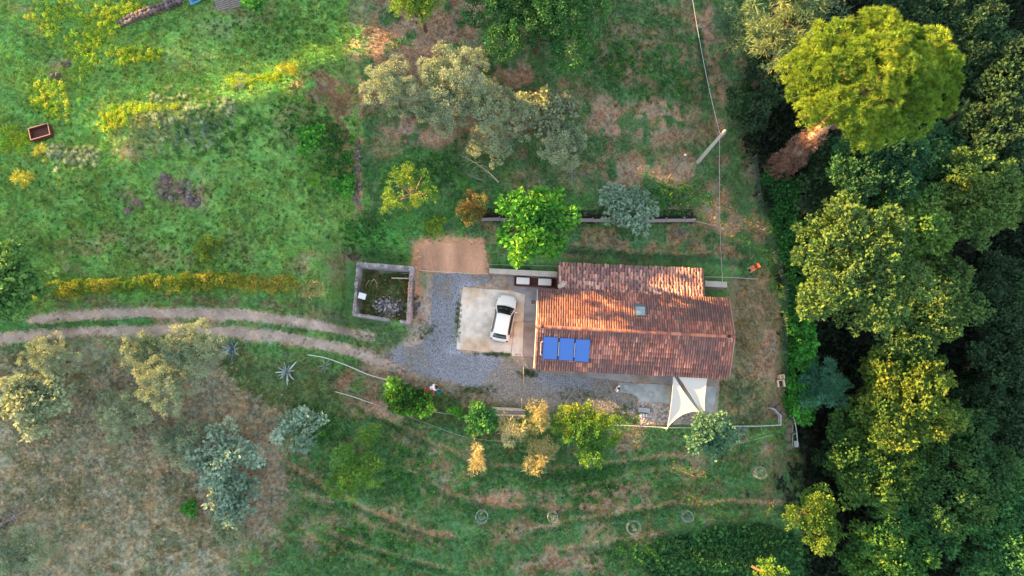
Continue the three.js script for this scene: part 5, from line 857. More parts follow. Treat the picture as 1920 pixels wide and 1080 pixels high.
{ // timber terrace wall
  const a = gp(902, 411), z = gp(1300, 413), t = thing('timber_terrace_wall', 'long grey timber board wall holding the upper terrace', 'wall', null, V(a.x, 0, a.z)), d = z.clone().sub(a); const L = Math.hypot(d.x, d.z); t.rotation.y = -Math.atan2(d.z, d.x);
  const ground = s => { const x = a.x + d.x * s / L, q = a.z + d.z * s / L; return height(x, q); };
  for (let s = 0; s < L; s += 1.55) {
    const y = ground(s + 0.7), l = Math.min(1.53, L - s);
    if (l < 0.3) break;
    for (let k = 0; k < 2; k++) { const m = mesh('board', box(l, 0.2, 0.05, 0, 0, 0, 0.008), M.wood, t); m.position.set(s + l / 2, y + 0.12 + k * 0.21, rr(-0.012, 0.012)); m.rotation.z = rr(-0.01, 0.01); }
    const cp = mesh('capping_board', box(l, 0.05, 0.28, 0, 0, 0, 0.008), M.wood, t); cp.position.set(s + l / 2, y + 0.47 + rr(-0.01, 0.01), 0.12); cp.rotation.y = rr(-0.012, 0.012);
    mesh('post', box(0.1, 0.75, 0.1, s, y + 0.2, -0.09), M.wood, t);
  }
  // the open trench behind it
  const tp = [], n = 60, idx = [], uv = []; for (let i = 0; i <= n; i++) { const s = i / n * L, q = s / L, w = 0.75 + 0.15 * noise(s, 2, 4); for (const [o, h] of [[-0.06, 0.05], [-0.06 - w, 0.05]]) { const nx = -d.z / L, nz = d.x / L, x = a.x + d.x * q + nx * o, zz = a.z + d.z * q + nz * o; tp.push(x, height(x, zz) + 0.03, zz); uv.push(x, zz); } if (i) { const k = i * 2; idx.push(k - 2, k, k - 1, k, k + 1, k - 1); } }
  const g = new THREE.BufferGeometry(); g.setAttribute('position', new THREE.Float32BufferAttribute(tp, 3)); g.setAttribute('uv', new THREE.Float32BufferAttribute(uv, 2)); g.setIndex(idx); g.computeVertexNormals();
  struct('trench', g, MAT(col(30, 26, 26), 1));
  const e = thing('timber_rail', 'thin grey rail continuing the timber wall towards the wood', 'rail'); mesh('rail', bar(gp(1302, 414, 0.5), gp(1382, 434, 0.4), 0.04), M.wood, e); for (const [x, y] of [[1302, 414], [1382, 434]]) { const q = gp(x, y); mesh('post', bar(q.clone().add(V(0, -0.2, 0)), q.clone().add(V(0, 0.55, 0)), 0.04), M.wood, e); }
}
const hose = (name, label, cat, px, r, mat, up = 0.05) => { const t = thing(name, label, cat); const c = bez(px.map(([x, y, u]) => gp(x, y, u ?? up)), 60); mesh(name === 'fence_wire' ? 'wire' : 'tube', loft(c, c.map(() => r), 6), mat, t); return t; };
hose('water_pipe', 'curved white pipe lying from the agave to the glossy bush', 'pipe', [[577, 665], [610, 671], [650, 685], [690, 702], [730, 714]], 0.045, M.offwhite, 0.1);
hose('water_pipe', 'straight white pipe lying on the slope below the curved one', 'pipe', [[628, 734], [662, 744], [700, 757]], 0.035, M.offwhite, 0.1);
hose('fence_wire', 'long pale wire crossing the slope below the golden shrubs', 'wire', [[700, 757, 0.5], [790, 790, 0.6], [868, 818, 0.6], [920, 826, 0.6], [1000, 829, 0.6]], 0.009, M.paleSteel);
hose('fence_wire', 'thin pale wire running from the glossy bush to the small dark green tree', 'wire', [[812, 772, 0.4], [850, 778, 0.5], [880, 786, 0.5]], 0.014, M.paleSteel);
hose('garden_hose', 'pale green hose across the grass right of the grey green tree', 'hose', [[1366, 834], [1400, 828], [1430, 820], [1450, 815]], 0.035, MAT(col(132, 170, 150), 0.6));
hose('fence_wire', 'pale rail wire running from the earth bank to the retaining wall', 'wire', [[788, 507, 0.9], [850, 511, 0.9], [916, 514, 0.9]], 0.022, M.offwhite);
hose('fence_wire', 'thin wire stretched above the long retaining wall', 'wire', [[916, 496, 0.5], [980, 497, 0.5], [1045, 499, 0.5]], 0.014, M.paleSteel);
hose('fence_wire', 'pale wire running from the short wall stub towards the wood', 'wire', [[1322, 519, 0.9], [1364, 520, 0.9], [1420, 523, 0.6]], 0.022, M.paleSteel);
function railing(label, px, hgt, r = 0.035, mat = M.paleSteel, name = 'handrail', posts = true) {
  const pts = px.map(([x, y]) => gp(x, y, hgt)), t = thing(name, label, 'railing');
  pts.forEach((p, i) => { if (i) { mesh('rail', bar(pts[i - 1], p, r), mat, t); mesh('rail', bar(pts[i - 1].clone().add(V(0, -hgt * 0.5, 0)), p.clone().add(V(0, -hgt * 0.5, 0)), r * 0.7), mat, t); } if (posts) mesh('post', bar(p.clone().add(V(0, -hgt - 0.2, 0)), p.clone().add(V(0, 0.03, 0)), r * 1.1), mat, t); });
  return t;
}
railing('long pale grey rail along the terrace below the shade sail', [[1150, 797], [1200, 799], [1255, 802], [1300, 802]], 0.5);
railing('grey metal handrail turning the corner at the top of the garden steps', [[1372, 799], [1418, 799], [1464, 797], [1464, 779], [1451, 766], [1443, 765]], 0.9, 0.045);
{ // side rail of the steps, a narrow ladder like frame
  const t = thing('stair_rail', 'narrow ladder like grey metal rail beside the lower garden steps', 'railing'), A = [[1484, 778], [1486, 797], [1486, 815], [1486, 838]], B = [[1486, 777], [1491, 792], [1494, 812], [1496, 838]], y = 0.9;
  for (const l of [A, B]) { const p = l.map(([x, q]) => gp(x, q, l === A ? 0.15 : y)); p.forEach((v, i) => { if (i) mesh('rail', bar(p[i - 1], v, 0.04), M.paleSteel, t); }); }
  A.forEach(([x, q], i) => mesh('rung', bar(gp(x, q, 0.15), gp(B[i][0], B[i][1], y), 0.035), M.paleSteel, t)); mesh('foot_plate', box(0.4, 0.04, 0.5, ...gp(1493, 832, 0.3).toArray()), M.paleSteel, t);
  const s = thing('garden_steps', 'earth steps edged with boards leading down by the ivy hedge', 'steps');
  [[1447, 757, 0.85], [1455, 769, 0.8], [1463, 780, 0.75], [1475, 792, 0.05], [1474, 808, -0.1], [1472, 821, -0.1], [1474, 838, -0.05]].forEach(([x, q, a]) => { const p = gp(x, q), m = mesh('tread', [box(1.0, 0.12, 0.5, 0, 0.04, 0, 0.02), box(1.05, 0.16, 0.05, 0, 0.05, 0.27, 0.01)], MAT(col(104, 92, 82), 0.95), s); m.position.copy(p); m.rotation.y = -a + (a > 0.5 ? 1.5 : 0.15); });
}
{ // wire fence at the edge of the wood
  const px = [[1408, 300], [1416, 370], [1432, 430], [1447, 475], [1456, 510], [1465, 547], [1465, 600], [1464, 660], [1465, 715]], t = thing('wire_fence', 'sagging wire netting fence along the edge of the wood', 'fence'), q = px.map(([x, y]) => gp(x, y));
  q.forEach((p, i) => { mesh('post', bar(p.clone().add(V(0, -0.3, 0)), p.clone().add(V(0.05, 1.3, 0)), 0.03, 0.028), M.wood, t);
    if (!i) return; const a = q[i - 1], n = Math.round(a.distanceTo(p) / 0.22), gs = []; for (let k = 0; k <= n; k++) { const m = a.clone().lerp(p, k / n); m.y = height(m.x, m.z); gs.push(bar(m, m.clone().add(V(0.04, 1.4, 0)), 0.009, 0.009, 3)); } for (let k = 0; k < 7; k++) gs.push(bar(a.clone().add(V(0, 0.1 + 0.215 * k, 0)), p.clone().add(V(0, 0.1 + 0.215 * k, 0)), 0.005, 0.005, 3)); mesh('netting', gs, MAT(col(96, 112, 112), 0.6), t); });
  for (const i of [3, 5]) mesh('stay', bar(q[i].clone().add(V(0.05, 1.4, 0)), q[i].clone().add(V(0.75, 0.1, -0.15)), 0.03), M.offwhite, t);
}
// ---------------------------------------------------------------- shade sails
{
  const cloth = PMAT(col(242, 242, 240), 0.85, { map: concTex(255, 254, 252, 231, 0.2, 5), transmission: 0.12, thickness: 0 });
  const sail = (label, A, B, C, pull, sag) => {
    const t = thing('shade_sail', label, 'shade sail'), n = 26, pos = [], idx = [], at = {}, G = A.clone().add(B).add(C).multiplyScalar(1 / 3);
    for (let i = 0; i <= n; i++) for (let j = 0; j <= n - i; j++) { const a = 1 - (i + j) / n, b = i / n, c = j / n, p = V(0, 0, 0).addScaledVector(A, a).addScaledVector(B, b).addScaledVector(C, c), q = Math.pow(1 - Math.min(a, b, c) * 3, 2); [[a * b, A, B, pull[0]], [b * c, B, C, pull[1]], [c * a, C, A, pull[2]]].forEach(([w, X, Y, k]) => p.addScaledVector(G.clone().sub(X.clone().lerp(Y, 0.5)), 4 * w * k * q)); p.y -= sag * 27 * a * b * c; at[i + ',' + j] = pos.length / 3; pos.push(p.x, p.y, p.z); }
    for (let i = 0; i < n; i++) for (let j = 0; j < n - i; j++) { const k = (x, y) => at[x + ',' + y]; idx.push(k(i, j), k(i + 1, j), k(i, j + 1)); if (i + j < n - 1) idx.push(k(i + 1, j), k(i + 1, j + 1), k(i, j + 1)); }
    const g = new THREE.BufferGeometry(); g.setAttribute('position', new THREE.Float32BufferAttribute(pos, 3)); g.setIndex(idx); g.computeVertexNormals(); mesh('cloth', g, cloth, t);
    const edge = (f) => { const l = []; for (let i = 0; i <= n; i++) { const k = at[f(i)] * 3; l.push(V(pos[k], pos[k + 1], pos[k + 2])); } return loft(l, l.map(() => 0.018), 5); };
    mesh('hem', [edge(i => i + ',0'), edge(i => '0,' + i), edge(i => i + ',' + (n - i))], M.white, t);
    for (const X of [A, B, C]) { const o = X.clone().sub(G).setY(0).normalize(); mesh('turnbuckle', bar(X, X.clone().addScaledVector(o, 0.22), 0.02), M.steel, t); }
  };
  const A = pt(1262.5, 703, 2.75), B = pt(1251, 802, 2.3), C = pt(1310, 771, 2.45);
  sail('left of two white triangular shade sails hung from the front eaves', A, B, C, [0.12, 0.3, 0.1], 0.12);
  const D = pt(1270, 703, 2.85), E = pt(1327, 706, 2.85), F2 = pt(1321.5, 786, 2.2);
  sail('right of two white triangular shade sails hung from the front eaves', D, E, F2, [0.02, 0.16, 0.12], 0.1);
  [[B, 'grey sail post at the lower tip of the left shade sail'], [C, 'grey sail post at the right tip of the left shade sail'], [F2, 'grey sail post at the lower tip of the right shade sail']].forEach(([p, l]) => { const g = height(p.x, p.z), t = thing('sail_post', l, 'post', null, V(p.x, g, p.z)); mesh('post', bar(V(0, -0.2, 0.06), V(0, p.y - g + 0.1, 0.06), 0.045, 0.045, 8), M.paleSteel, t); mesh('base_plate', box(0.22, 0.03, 0.22, 0, 0.03, 0.06), M.steel, t); });
}
{ // stony part of the patio with a stone bench
  const w = P2([[1196, 753], [1258, 758], [1332, 775], [1326, 790], [1290, 797], [1200, 797]], 0.03);
  struct('stony_yard', sheet(rag(w, 0.12), 0.03), MAT(0xffffff, 0.95, { map: tex(512, 8, (x, y) => { const n = 0.7 + 0.4 * fbm(x * 2, y * 2, 211, 4) + 0.3 * hash2(Math.floor(x * 26), Math.floor(y * 26), 3); return [166 * n, 146 * n, 134 * n]; }) }));
  const bb = bbox(w), n = 620, im = new THREE.InstancedMesh(rock(1, 1, 0.6, 0.9, 1), MAT(0xffffff, 0.9), n); let i = 0;
  while (i < n) { const x = rr(bb[0], bb[2]), z = rr(bb[1], bb[3]); if (polyDist(w, x, z) > -0.1) continue; const s = rr(0.06, 0.15); tmpM.compose(V(x, 0.06, z), tmpQ.setFromAxisAngle(UPY, rr(0, 6)), V(s, s * 0.6, s * rr(0.6, 1))); im.setMatrixAt(i, tmpM); const v = rr(0.14, 0.46), k = rnd(); im.setColorAt(i, tmpC.setRGB(v, v * (k < 0.5 ? 0.86 : 0.97), v * (k < 0.5 ? 0.78 : 0.98))); i++; }
  im.name = 'paving_stones'; tag(im, 'rough pinkish and grey stones laid at the lower end of the patio', 'stones', null, 'stuff'); im.castShadow = im.receiveShadow = true; scene.add(im);
  const p = pt(1207.5, 769, 0.5), t = thing('stone_bench', 'white stone slab bench on the stony part of the patio', 'bench', null, V(p.x, 0.05, p.z)); t.rotation.y = -0.12;
  mesh('seat', box(0.98, 0.1, 0.36, 0, 0.45, 0, 0.03), M.patio, t); for (const s of [-1, 1]) mesh('leg', box(0.12, 0.4, 0.3, s * 0.36, 0.2, 0, 0.02), M.stone, t);
  for (const [x, y, l] of [[1202.5, 778, 'left of three small white blocks below the stone bench'], [1207, 778.5, 'middle of three small white blocks below the stone bench'], [1212, 779, 'right of three small white blocks below the stone bench']]) { const q = pt(x, y, 0.25), b = thing('stone_block', l, 'block', 'white blocks below the bench', V(q.x, 0.05, q.z)); mesh('block', box(0.15, 0.24, 0.24, 0, 0.12, 0, 0.03), M.white, b); mesh('top_face', box(0.12, 0.02, 0.2, 0, 0.25, 0, 0.01), M.white, b); }
}
// ---------------------------------------------------------------- agaves
{
  const leafG = (() => { const pos = [], idx = [], n = 8; for (let i = 0; i <= n; i++) { const t = i / n, w = 0.075 * (t < 0.35 ? lerp(0.75, 1, t / 0.35) : Math.pow(1 - (t - 0.35) / 0.65, 0.7)), y = Math.sin(t * 2.0) * 0.35 + t * 0.1, z = t * 0.95; for (const [k, u] of [[-1, 0.03], [0, 0], [1, 0.03], [0, -0.035 * (1 - t)]]) pos.push(k * w, y + u, z); } for (let i = 0; i < n; i++) for (let k = 0; k < 4; k++) { const a = i * 4 + k, b = i * 4 + (k + 1) % 4; idx.push(a, b, a + 4, b, b + 4, a + 4); } const g = new THREE.BufferGeometry(); g.setAttribute('position', new THREE.Float32BufferAttribute(pos, 3)); g.setIndex(idx); g.computeVertexNormals(); return g; })();
  for (const [px, py, s, n, cs, l] of [[540, 698, 1.12, 24, [[176, 194, 192], [146, 172, 180], [200, 212, 204]], 'large silvery agave with spreading leaves below the track'], [438, 656, 1.0, 22, [[84, 116, 164], [108, 140, 174], [166, 188, 190]], 'bluish agave beside the golden olive tree'], [611, 686, 0.72, 14, [[112, 134, 150], [136, 152, 130], [176, 180, 140]], 'small agave under the curved white pipe']]) {
    const t = thing('agave', l, 'agave', null, gp(px, py)), ms = cs.map(c => MAT(col(...c), 0.55));
    for (let i = 0; i < n; i++) { const m = mesh('leaf', leafG, ms[Math.floor(rnd() * 3)], t), e = i / n; m.rotation.set(lerp(0.12, -0.95, e) + rr(-0.1, 0.1), i * 2.39996 + rr(-0.15, 0.15), 0, 'YXZ'); m.scale.setScalar(s * lerp(1, 0.62, e) * rr(0.85, 1.1)); m.position.y = 0.05 + 0.2 * e; }
  }
}
// ---------------------------------------------------------------- stones, walls, odds and ends
{
  const sm = [MAT(0xffffff, 0.95, { map: M.stone.map, color: 0xb4b0b2 }), MAT(0xffffff, 0.95, { map: M.stoneTan.map, color: 0xb2a8a4 }), MAT(0xffffff, 0.95, { map: M.stone.map, color: 0x8c868c })], shapes = [0, 1, 2, 3].map(() => rock(1, 1, 0.7, 1, 1));
  const pile = (name, label, cat, spots, n, s0, s1) => { const c = gp(spots[0][0], spots[0][1]), t = thing(name, label, cat, null, c); for (let i = 0; i < n; i++) { const [x, y, a, b] = spots[Math.floor(rnd() * spots.length)], q = rr(0, 6.28), d = Math.sqrt(rnd()), p = gp(x + Math.cos(q) * a * d, y + Math.sin(q) * b * d).sub(c), m = mesh('stone', shapes[i % 4], sm[Math.floor(rnd() * 3)], t), s = rr(s0, s1); m.position.set(p.x, p.y + s * 0.2 + (1 - d) * 0.2, p.z); m.scale.set(s * rr(0.8, 1.3), s, s * rr(0.8, 1.2)); m.rotation.set(rr(-0.5, 0.5), rr(0, 6), rr(-0.5, 0.5)); } return t; };
  pile('stone_pile', 'large heap of grey stones in the middle of the field', 'stone pile', [[348, 352, 18, 16], [326, 362, 26, 14], [312, 340, 8, 14], [360, 376, 14, 10]], 78, 0.1, 0.26);
  pile('stone_pile', 'small group of pale stones left of the large stone heap', 'stone pile', [[258, 383, 9, 6], [240, 394, 7, 5]], 16, 0.1, 0.2);
  pile('stone_pile', 'few stones by the corner of the ruin in the grass', 'stone pile', [[668, 482, 10, 7]], 12, 0.1, 0.24);
  pile('stone_pile', 'pale stones in the grass near the upper left corner', 'stone pile', [[127, 122, 6, 8], [104, 142, 10, 6]], 12, 0.1, 0.2);
  pile('stone_pile', 'scatter of stones on the terrace below the lone pale olive tree', 'stone pile', [[1272, 438, 12, 8]], 14, 0.06, 0.15);
  pile('stone_line', 'line of dry stones dividing the lawn from the olive grove', 'stone line', [[671, 330, 7, 24], [672, 365, 7, 24], [671, 290, 5, 30]], 70, 0.09, 0.2);
  pile('stone_pile', 'loose dark stones against the east wall of the ruin', 'stone pile', [[780, 565, 8, 14], [776, 585, 5, 14]], 36, 0.07, 0.16);
  { // low wall at the top left
    const a = gp(224, 47), b = gp(344, 2), c = a.clone().lerp(b, 0.5), t = thing('field_wall', 'low mossy stone wall at the top edge of the field', 'wall', null, c), d = b.clone().sub(a), L = d.length();
    for (let s = 0; s < L; s += 0.34) for (let k = 0; k < 4; k++) { const p = a.clone().addScaledVector(d, s / L), m = mesh('stone', shapes[Math.floor(rnd() * 4)], sm[Math.floor(rnd() * 3)], t), e = s / L, hgt = Math.min(1, 0.35 + e * 1.4); p.y = height(p.x, p.z); const n = V(-d.z, 0, d.x).normalize(), o = (k % 2 - 0.5) * 0.34; m.position.copy(p.sub(c).addScaledVector(n, o)); m.position.y += (k < 2 ? 0.16 : 0.45) * hgt + 0.02; m.scale.set(0.23, 0.2 * hgt + 0.05, 0.22); m.rotation.set(rr(-0.2, 0.2), -Math.atan2(d.z, d.x) + rr(-0.3, 0.3), rr(-0.2, 0.2)); }
  }
  { // blue barrow and pallets
    const t = thing('blue_wheelbarrow', 'light blue wheelbarrow tray at the right end of the field wall', 'wheelbarrow', null, gp(371, 8)); t.rotation.y = 0.5;
    const tray = new THREE.CylinderGeometry(0.48, 0.26, 0.34, 4, 1, true, Math.PI / 4); tray.scale(1.2, 1, 0.85); tray.translate(0, 0.45, 0); mesh('tray', [tray, box(0.5, 0.03, 0.3, 0, 0.29, 0)], MAT(col(86, 150, 190), 0.6), t);
    const wt = new THREE.TorusGeometry(0.15, 0.05, 8, 16); wt.translate(0.75, 0.2, 0); mesh('wheel', wt, M.black, t); for (const s of [-1, 1]) mesh('handle', bar(V(0.7, 0.22, s * 0.06), V(-0.85, 0.5, s * 0.28), 0.025), M.dark, t);
    for (const [x, y, r, l] of [[418, 9, 0.35, 'grey wooden pallet lying left at the top edge'], [438, 6, 0.3, 'grey wooden pallet lying right at the top edge']]) { const p = thing('wooden_pallet', l, 'pallet', null, gp(x, y)); p.rotation.y = r; for (let k = 0; k < 6; k++) mesh('plank', box(1.1, 0.03, 0.11, 0, 0.14, -0.45 + k * 0.18, 0.006), M.wood, p); for (let k = 0; k < 3; k++) mesh('bearer', box(0.08, 0.1, 1.0, -0.48 + k * 0.48, 0.07, 0, 0.006), M.wood, p); }
  }
  { // rusty trough
    const t = thing('metal_trough', 'rusty brown open metal trough standing in the field', 'trough', null, gp(83, 252)); t.rotation.y = 0.3; const m = MAT(0xffffff, 0.8, { map: concTex(98, 58, 52, 221, 1.4, 3) }), w = 1.5, d = 0.95, h = 0.5;
    mesh('floor', box(w - 0.06, 0.03, d - 0.06, 0, 0.2, 0, 0), m, t); for (const s of [-1, 1]) { mesh('side_panel', box(w, h, 0.04, 0, h / 2 + 0.08, s * d / 2), m, t); mesh('end_panel', box(0.04, h, d - 0.05, s * w / 2, h / 2 + 0.08, 0), m, t); }
    mesh('rim', [box(w + 0.08, 0.04, 0.06, 0, h + 0.1, d / 2), box(w + 0.08, 0.04, 0.06, 0, h + 0.1, -d / 2), box(0.06, 0.04, d, w / 2, h + 0.1, 0), box(0.06, 0.04, d, -w / 2, h + 0.1, 0)], MAT(col(150, 118, 112), 0.7), t); for (const x of [-0.6, 0.6]) for (const z of [-0.35, 0.35]) mesh('leg', box(0.06, 0.2, 0.06, x, 0.08, z), m, t);
  }
  { // log stack with poles
    const t = thing('log_stack', 'stack of grey split logs between the golden shrubs', 'log stack', null, gp(952, 774)); t.rotation.y = -0.03;
    for (let k = 0; k < 7; k++) { const m = mesh('log', loft([V(-1.25 + rr(-0.1, 0.1), 0, 0), V(0, rr(-0.02, 0.02), 0), V(1.25 + rr(-0.1, 0.1), 0, 0)], [0.085, 0.095, 0.08], 8), k % 2 ? M.wood : M.woodPale, t); m.position.set(k < 4 ? 0 : 0.25, k < 4 ? 0.1 + 0.06 * (3 - k) : 0.3, -0.35 + (k < 4 ? k * 0.22 : (k - 4) * 0.22 + 0.1)); m.rotation.y = rr(-0.02, 0.02); }
    for (const [x, y, h, l] of [[977.5, 772, 1.6, 'pale wooden post at the right end of the log stack'], [982, 722, 2.0, 'slender white post in the gravel above the log stack']]) { const b = gp(x, y), p = thing('wooden_post', l, 'post', null, b), tp = pt(x + (h > 1.8 ? -0.5 : 1), y - (h > 1.8 ? 33 : 24), b.y + h).sub(b); mesh('post', bar(V(0, -0.2, 0), tp, 0.045, 0.035), M.woodPale, p); mesh('tip', bar(tp, tp.clone().multiplyScalar(1.03), 0.03, 0.01), M.woodPale, p); }
  }
  // barbecue, chair, bucket, tub
  { const t = thing('stone_barbecue', 'small sand coloured stone barbecue beside the ivy hedge', 'barbecue', null, gp(1459, 719)); t.rotation.y = 0.1; const m = MAT(col(196, 176, 148), 0.9);
    for (const s of [-1, 1]) mesh('side_wall', box(0.14, 0.75, 0.62, s * 0.26, 0.37, 0), m, t); mesh('back_wall', box(0.36, 0.75, 0.1, 0, 0.37, -0.26), m, t); mesh('hearth', box(0.37, 0.06, 0.48, 0, 0.45, 0.03), M.black, t); mesh('chimney', [box(0.07, 0.5, 0.36, -0.16, 1.0, -0.55), box(0.07, 0.5, 0.36, 0.16, 1.0, -0.55), box(0.25, 0.5, 0.07, 0, 1.0, -0.7), box(0.4, 0.75, 0.36, 0, 0.38, -0.55)], m, t); }
  { const t = thing('plastic_chair', 'tipped over orange plastic chair in the grass near the wire fence', 'chair', null, gp(1412, 503)); t.rotation.set(0, 0.5, 0); const m = MAT(col(196, 92, 66), 0.6);
    mesh('seat', box(0.42, 0.05, 0.44, 0, 0.25, 0, 0.02).rotateZ(0.5), m, t); mesh('backrest', box(0.05, 0.5, 0.42, 0.26, 0.4, 0, 0.02).rotateZ(-0.3), m, t); for (const x of [-1, 1]) for (const z of [-1, 1]) mesh('leg', bar(V(x * 0.16, 0.2, z * 0.18), V(x * 0.16 - 0.32, 0.06 + 0.12 * (x + 1), z * 0.2), 0.025), MAT(col(214, 178, 160), 0.6), t); }
  { const t = thing('bucket', 'teal bucket on the ground beside the person at the glossy bush', 'bucket', null, gp(823.5, 734)); const pr = [[0.12, 0.02], [0.17, 0.3], [0.19, 0.31], [0.185, 0.29], [0.165, 0.29], [0.12, 0.05], [0.001, 0.04]].map(p => new THREE.Vector2(...p)); mesh('pail', new THREE.LatheGeometry(pr, 24), MAT(col(30, 140, 156), 0.5), t); const hd = new THREE.TorusGeometry(0.18, 0.008, 6, 20, Math.PI); hd.rotateX(-1.3); hd.translate(0, 0.3, 0); mesh('handle', hd, M.paleSteel, t); }
  { const t = thing('red_tub', 'shallow red tub under the edge of the glossy rounded bush', 'tub', null, gp(803, 738)); t.rotation.y = -0.55; const m = MAT(col(206, 92, 76), 0.6), tray = new THREE.CylinderGeometry(0.56, 0.42, 0.26, 4, 1, true, Math.PI / 4); tray.scale(1, 1, 0.72); tray.translate(0, 0.2, 0); mesh('tray', [tray, box(0.62, 0.04, 0.44, 0, 0.09, 0)], m, t); mesh('rim', [box(0.84, 0.04, 0.05, 0, 0.34, 0.29), box(0.84, 0.04, 0.05, 0, 0.34, -0.29), box(0.05, 0.04, 0.56, 0.4, 0.34, 0), box(0.05, 0.04, 0.56, -0.4, 0.34, 0)], m, t); mesh('contents', box(0.7, 0.1, 0.46, 0, 0.2, 0, 0.04), MAT(col(190, 84, 66), 0.9), t); }
  // tree guards
  for (const [x, y, r, l] of [[904, 966, 0.5, 'round wire tree guard below the narrow golden shrub'], [1035, 966, 0.42, 'wire tree guard left of the centre of the lower terrace'], [1185, 986, 0.56, 'largest wire tree guard on the lower terrace'], [1284, 965, 0.45, 'wire tree guard above the dark bushes'], [1418, 884, 0.48, 'wire tree guard at the right end of the middle terrace'], [1386, 806, 0.36, 'low wire guard beside the long handrail']]) {
    const b = gp(x, y), t = thing('tree_guard', l, 'tree guard', 'wire tree guards on the terraces', b), gs = [], hh = 1.25; for (let k = 0; k < 22; k++) { const a = k / 22 * 6.2832, e = 1 + 0.1 * Math.sin(a * 2 + x); gs.push(bar(V(Math.cos(a) * r * e, 0, Math.sin(a) * r * e), V(Math.cos(a) * r * e, hh, Math.sin(a) * r * e), 0.005, 0.005, 3)); } for (let k = 0; k < 8; k++) { const g = new THREE.TorusGeometry(r, 0.005, 3, 30); g.rotateX(Math.PI / 2); g.translate(0, 0.05 + k * hh / 7.2, 0); gs.push(g); } mesh('wire_mesh', gs, M.paleSteel, t);
    for (const a of [0.4, 2.6, 4.6]) mesh('stake', bar(V(Math.cos(a) * r, -0.2, Math.sin(a) * r), V(Math.cos(a) * r, 1.35, Math.sin(a) * r), 0.025), M.wood, t); mesh('stem', bar(V(0, 0, 0), V(0.03, 0.9, 0), 0.018, 0.01), M.bark, t); foliage('sapling_leaves', t, [lobe(0, 0.75, 0, 0.22)], { kind: 'olive', size: 0.18, cols: PAL.olivePale, gap: 0.1, origin: b });
  }
  // dead wood
  const dead = (label, px, r, twigs, mat) => { const c = gp(px[0][0], px[0][1]), t = thing('dead_branch', label, 'branch', null, c), p = px.map(([x, y, u]) => gp(x, y, u ?? 0.15).sub(c)), cv = bez(p, 16); mesh('branch', loft(cv, cv.map((_, i) => r * (1 - 0.8 * i / 16)), 6), mat, t); for (let k = 0; k < twigs; k++) { const a = cv[2 + Math.floor(rnd() * 13)], e = a.clone().add(V(rr(-0.8, 0.8), rr(0.05, 0.5), rr(-0.8, 0.8))); mesh('twig', loft(bez([a, a.clone().lerp(e, 0.5).add(V(rr(-0.1, 0.1), 0.1, rr(-0.1, 0.1))), e], 5), [0.3, 0.26, 0.22, 0.18, 0.12, 0.06].map(v => v * r), 4), mat, t); } };
  dead('pale fallen dead branch between the sparse tree and the olive grove', [[935, 342, 0.2], [915, 322, 0.5], [890, 305, 0.6], [862, 290, 0.3]], 0.07, 22, M.woodPale);
  dead('grey dead branch lying in the grass left of the timber wall', [[905, 338, 0.2], [882, 330, 0.4], [868, 318, 0.3]], 0.05, 14, M.wood);
  dead('grey dead branches below the right end of the northern grove', [[1072, 335, 0.2], [1070, 318, 0.5], [1062, 300, 0.4]], 0.07, 26, M.wood);
  dead('long bare twig right of the grey dead branches', [[1086, 322, 0.2], [1105, 332, 0.3], [1124, 342, 0.2]], 0.04, 10, M.wood);
  dead('grey fallen trunk with broken branches at the left edge of the dry grove', [[-12, 992, 0.2], [20, 972, 0.4], [52, 956, 0.5]], 0.16, 18, M.wood);
  dead('broken pale branch sticking out of the wood by the fir', [[1640, 778, 4.5], [1610, 770, 4.2], [1576, 762, 4.0]], 0.17, 14, M.woodPale);
  dead('dead stalks in the dry grove right of the tiny dark shrub', [[242, 985, 0.1], [228, 978, 0.3], [218, 968, 0.2]], 0.04, 12, M.woodPale);
  dead('bare brown prunings heaped on the brown patch in the field', [[640, 200, 0.1], [622, 180, 0.4], [600, 165, 0.3]], 0.05, 34, MAT(col(128, 92, 78), 0.9));
}
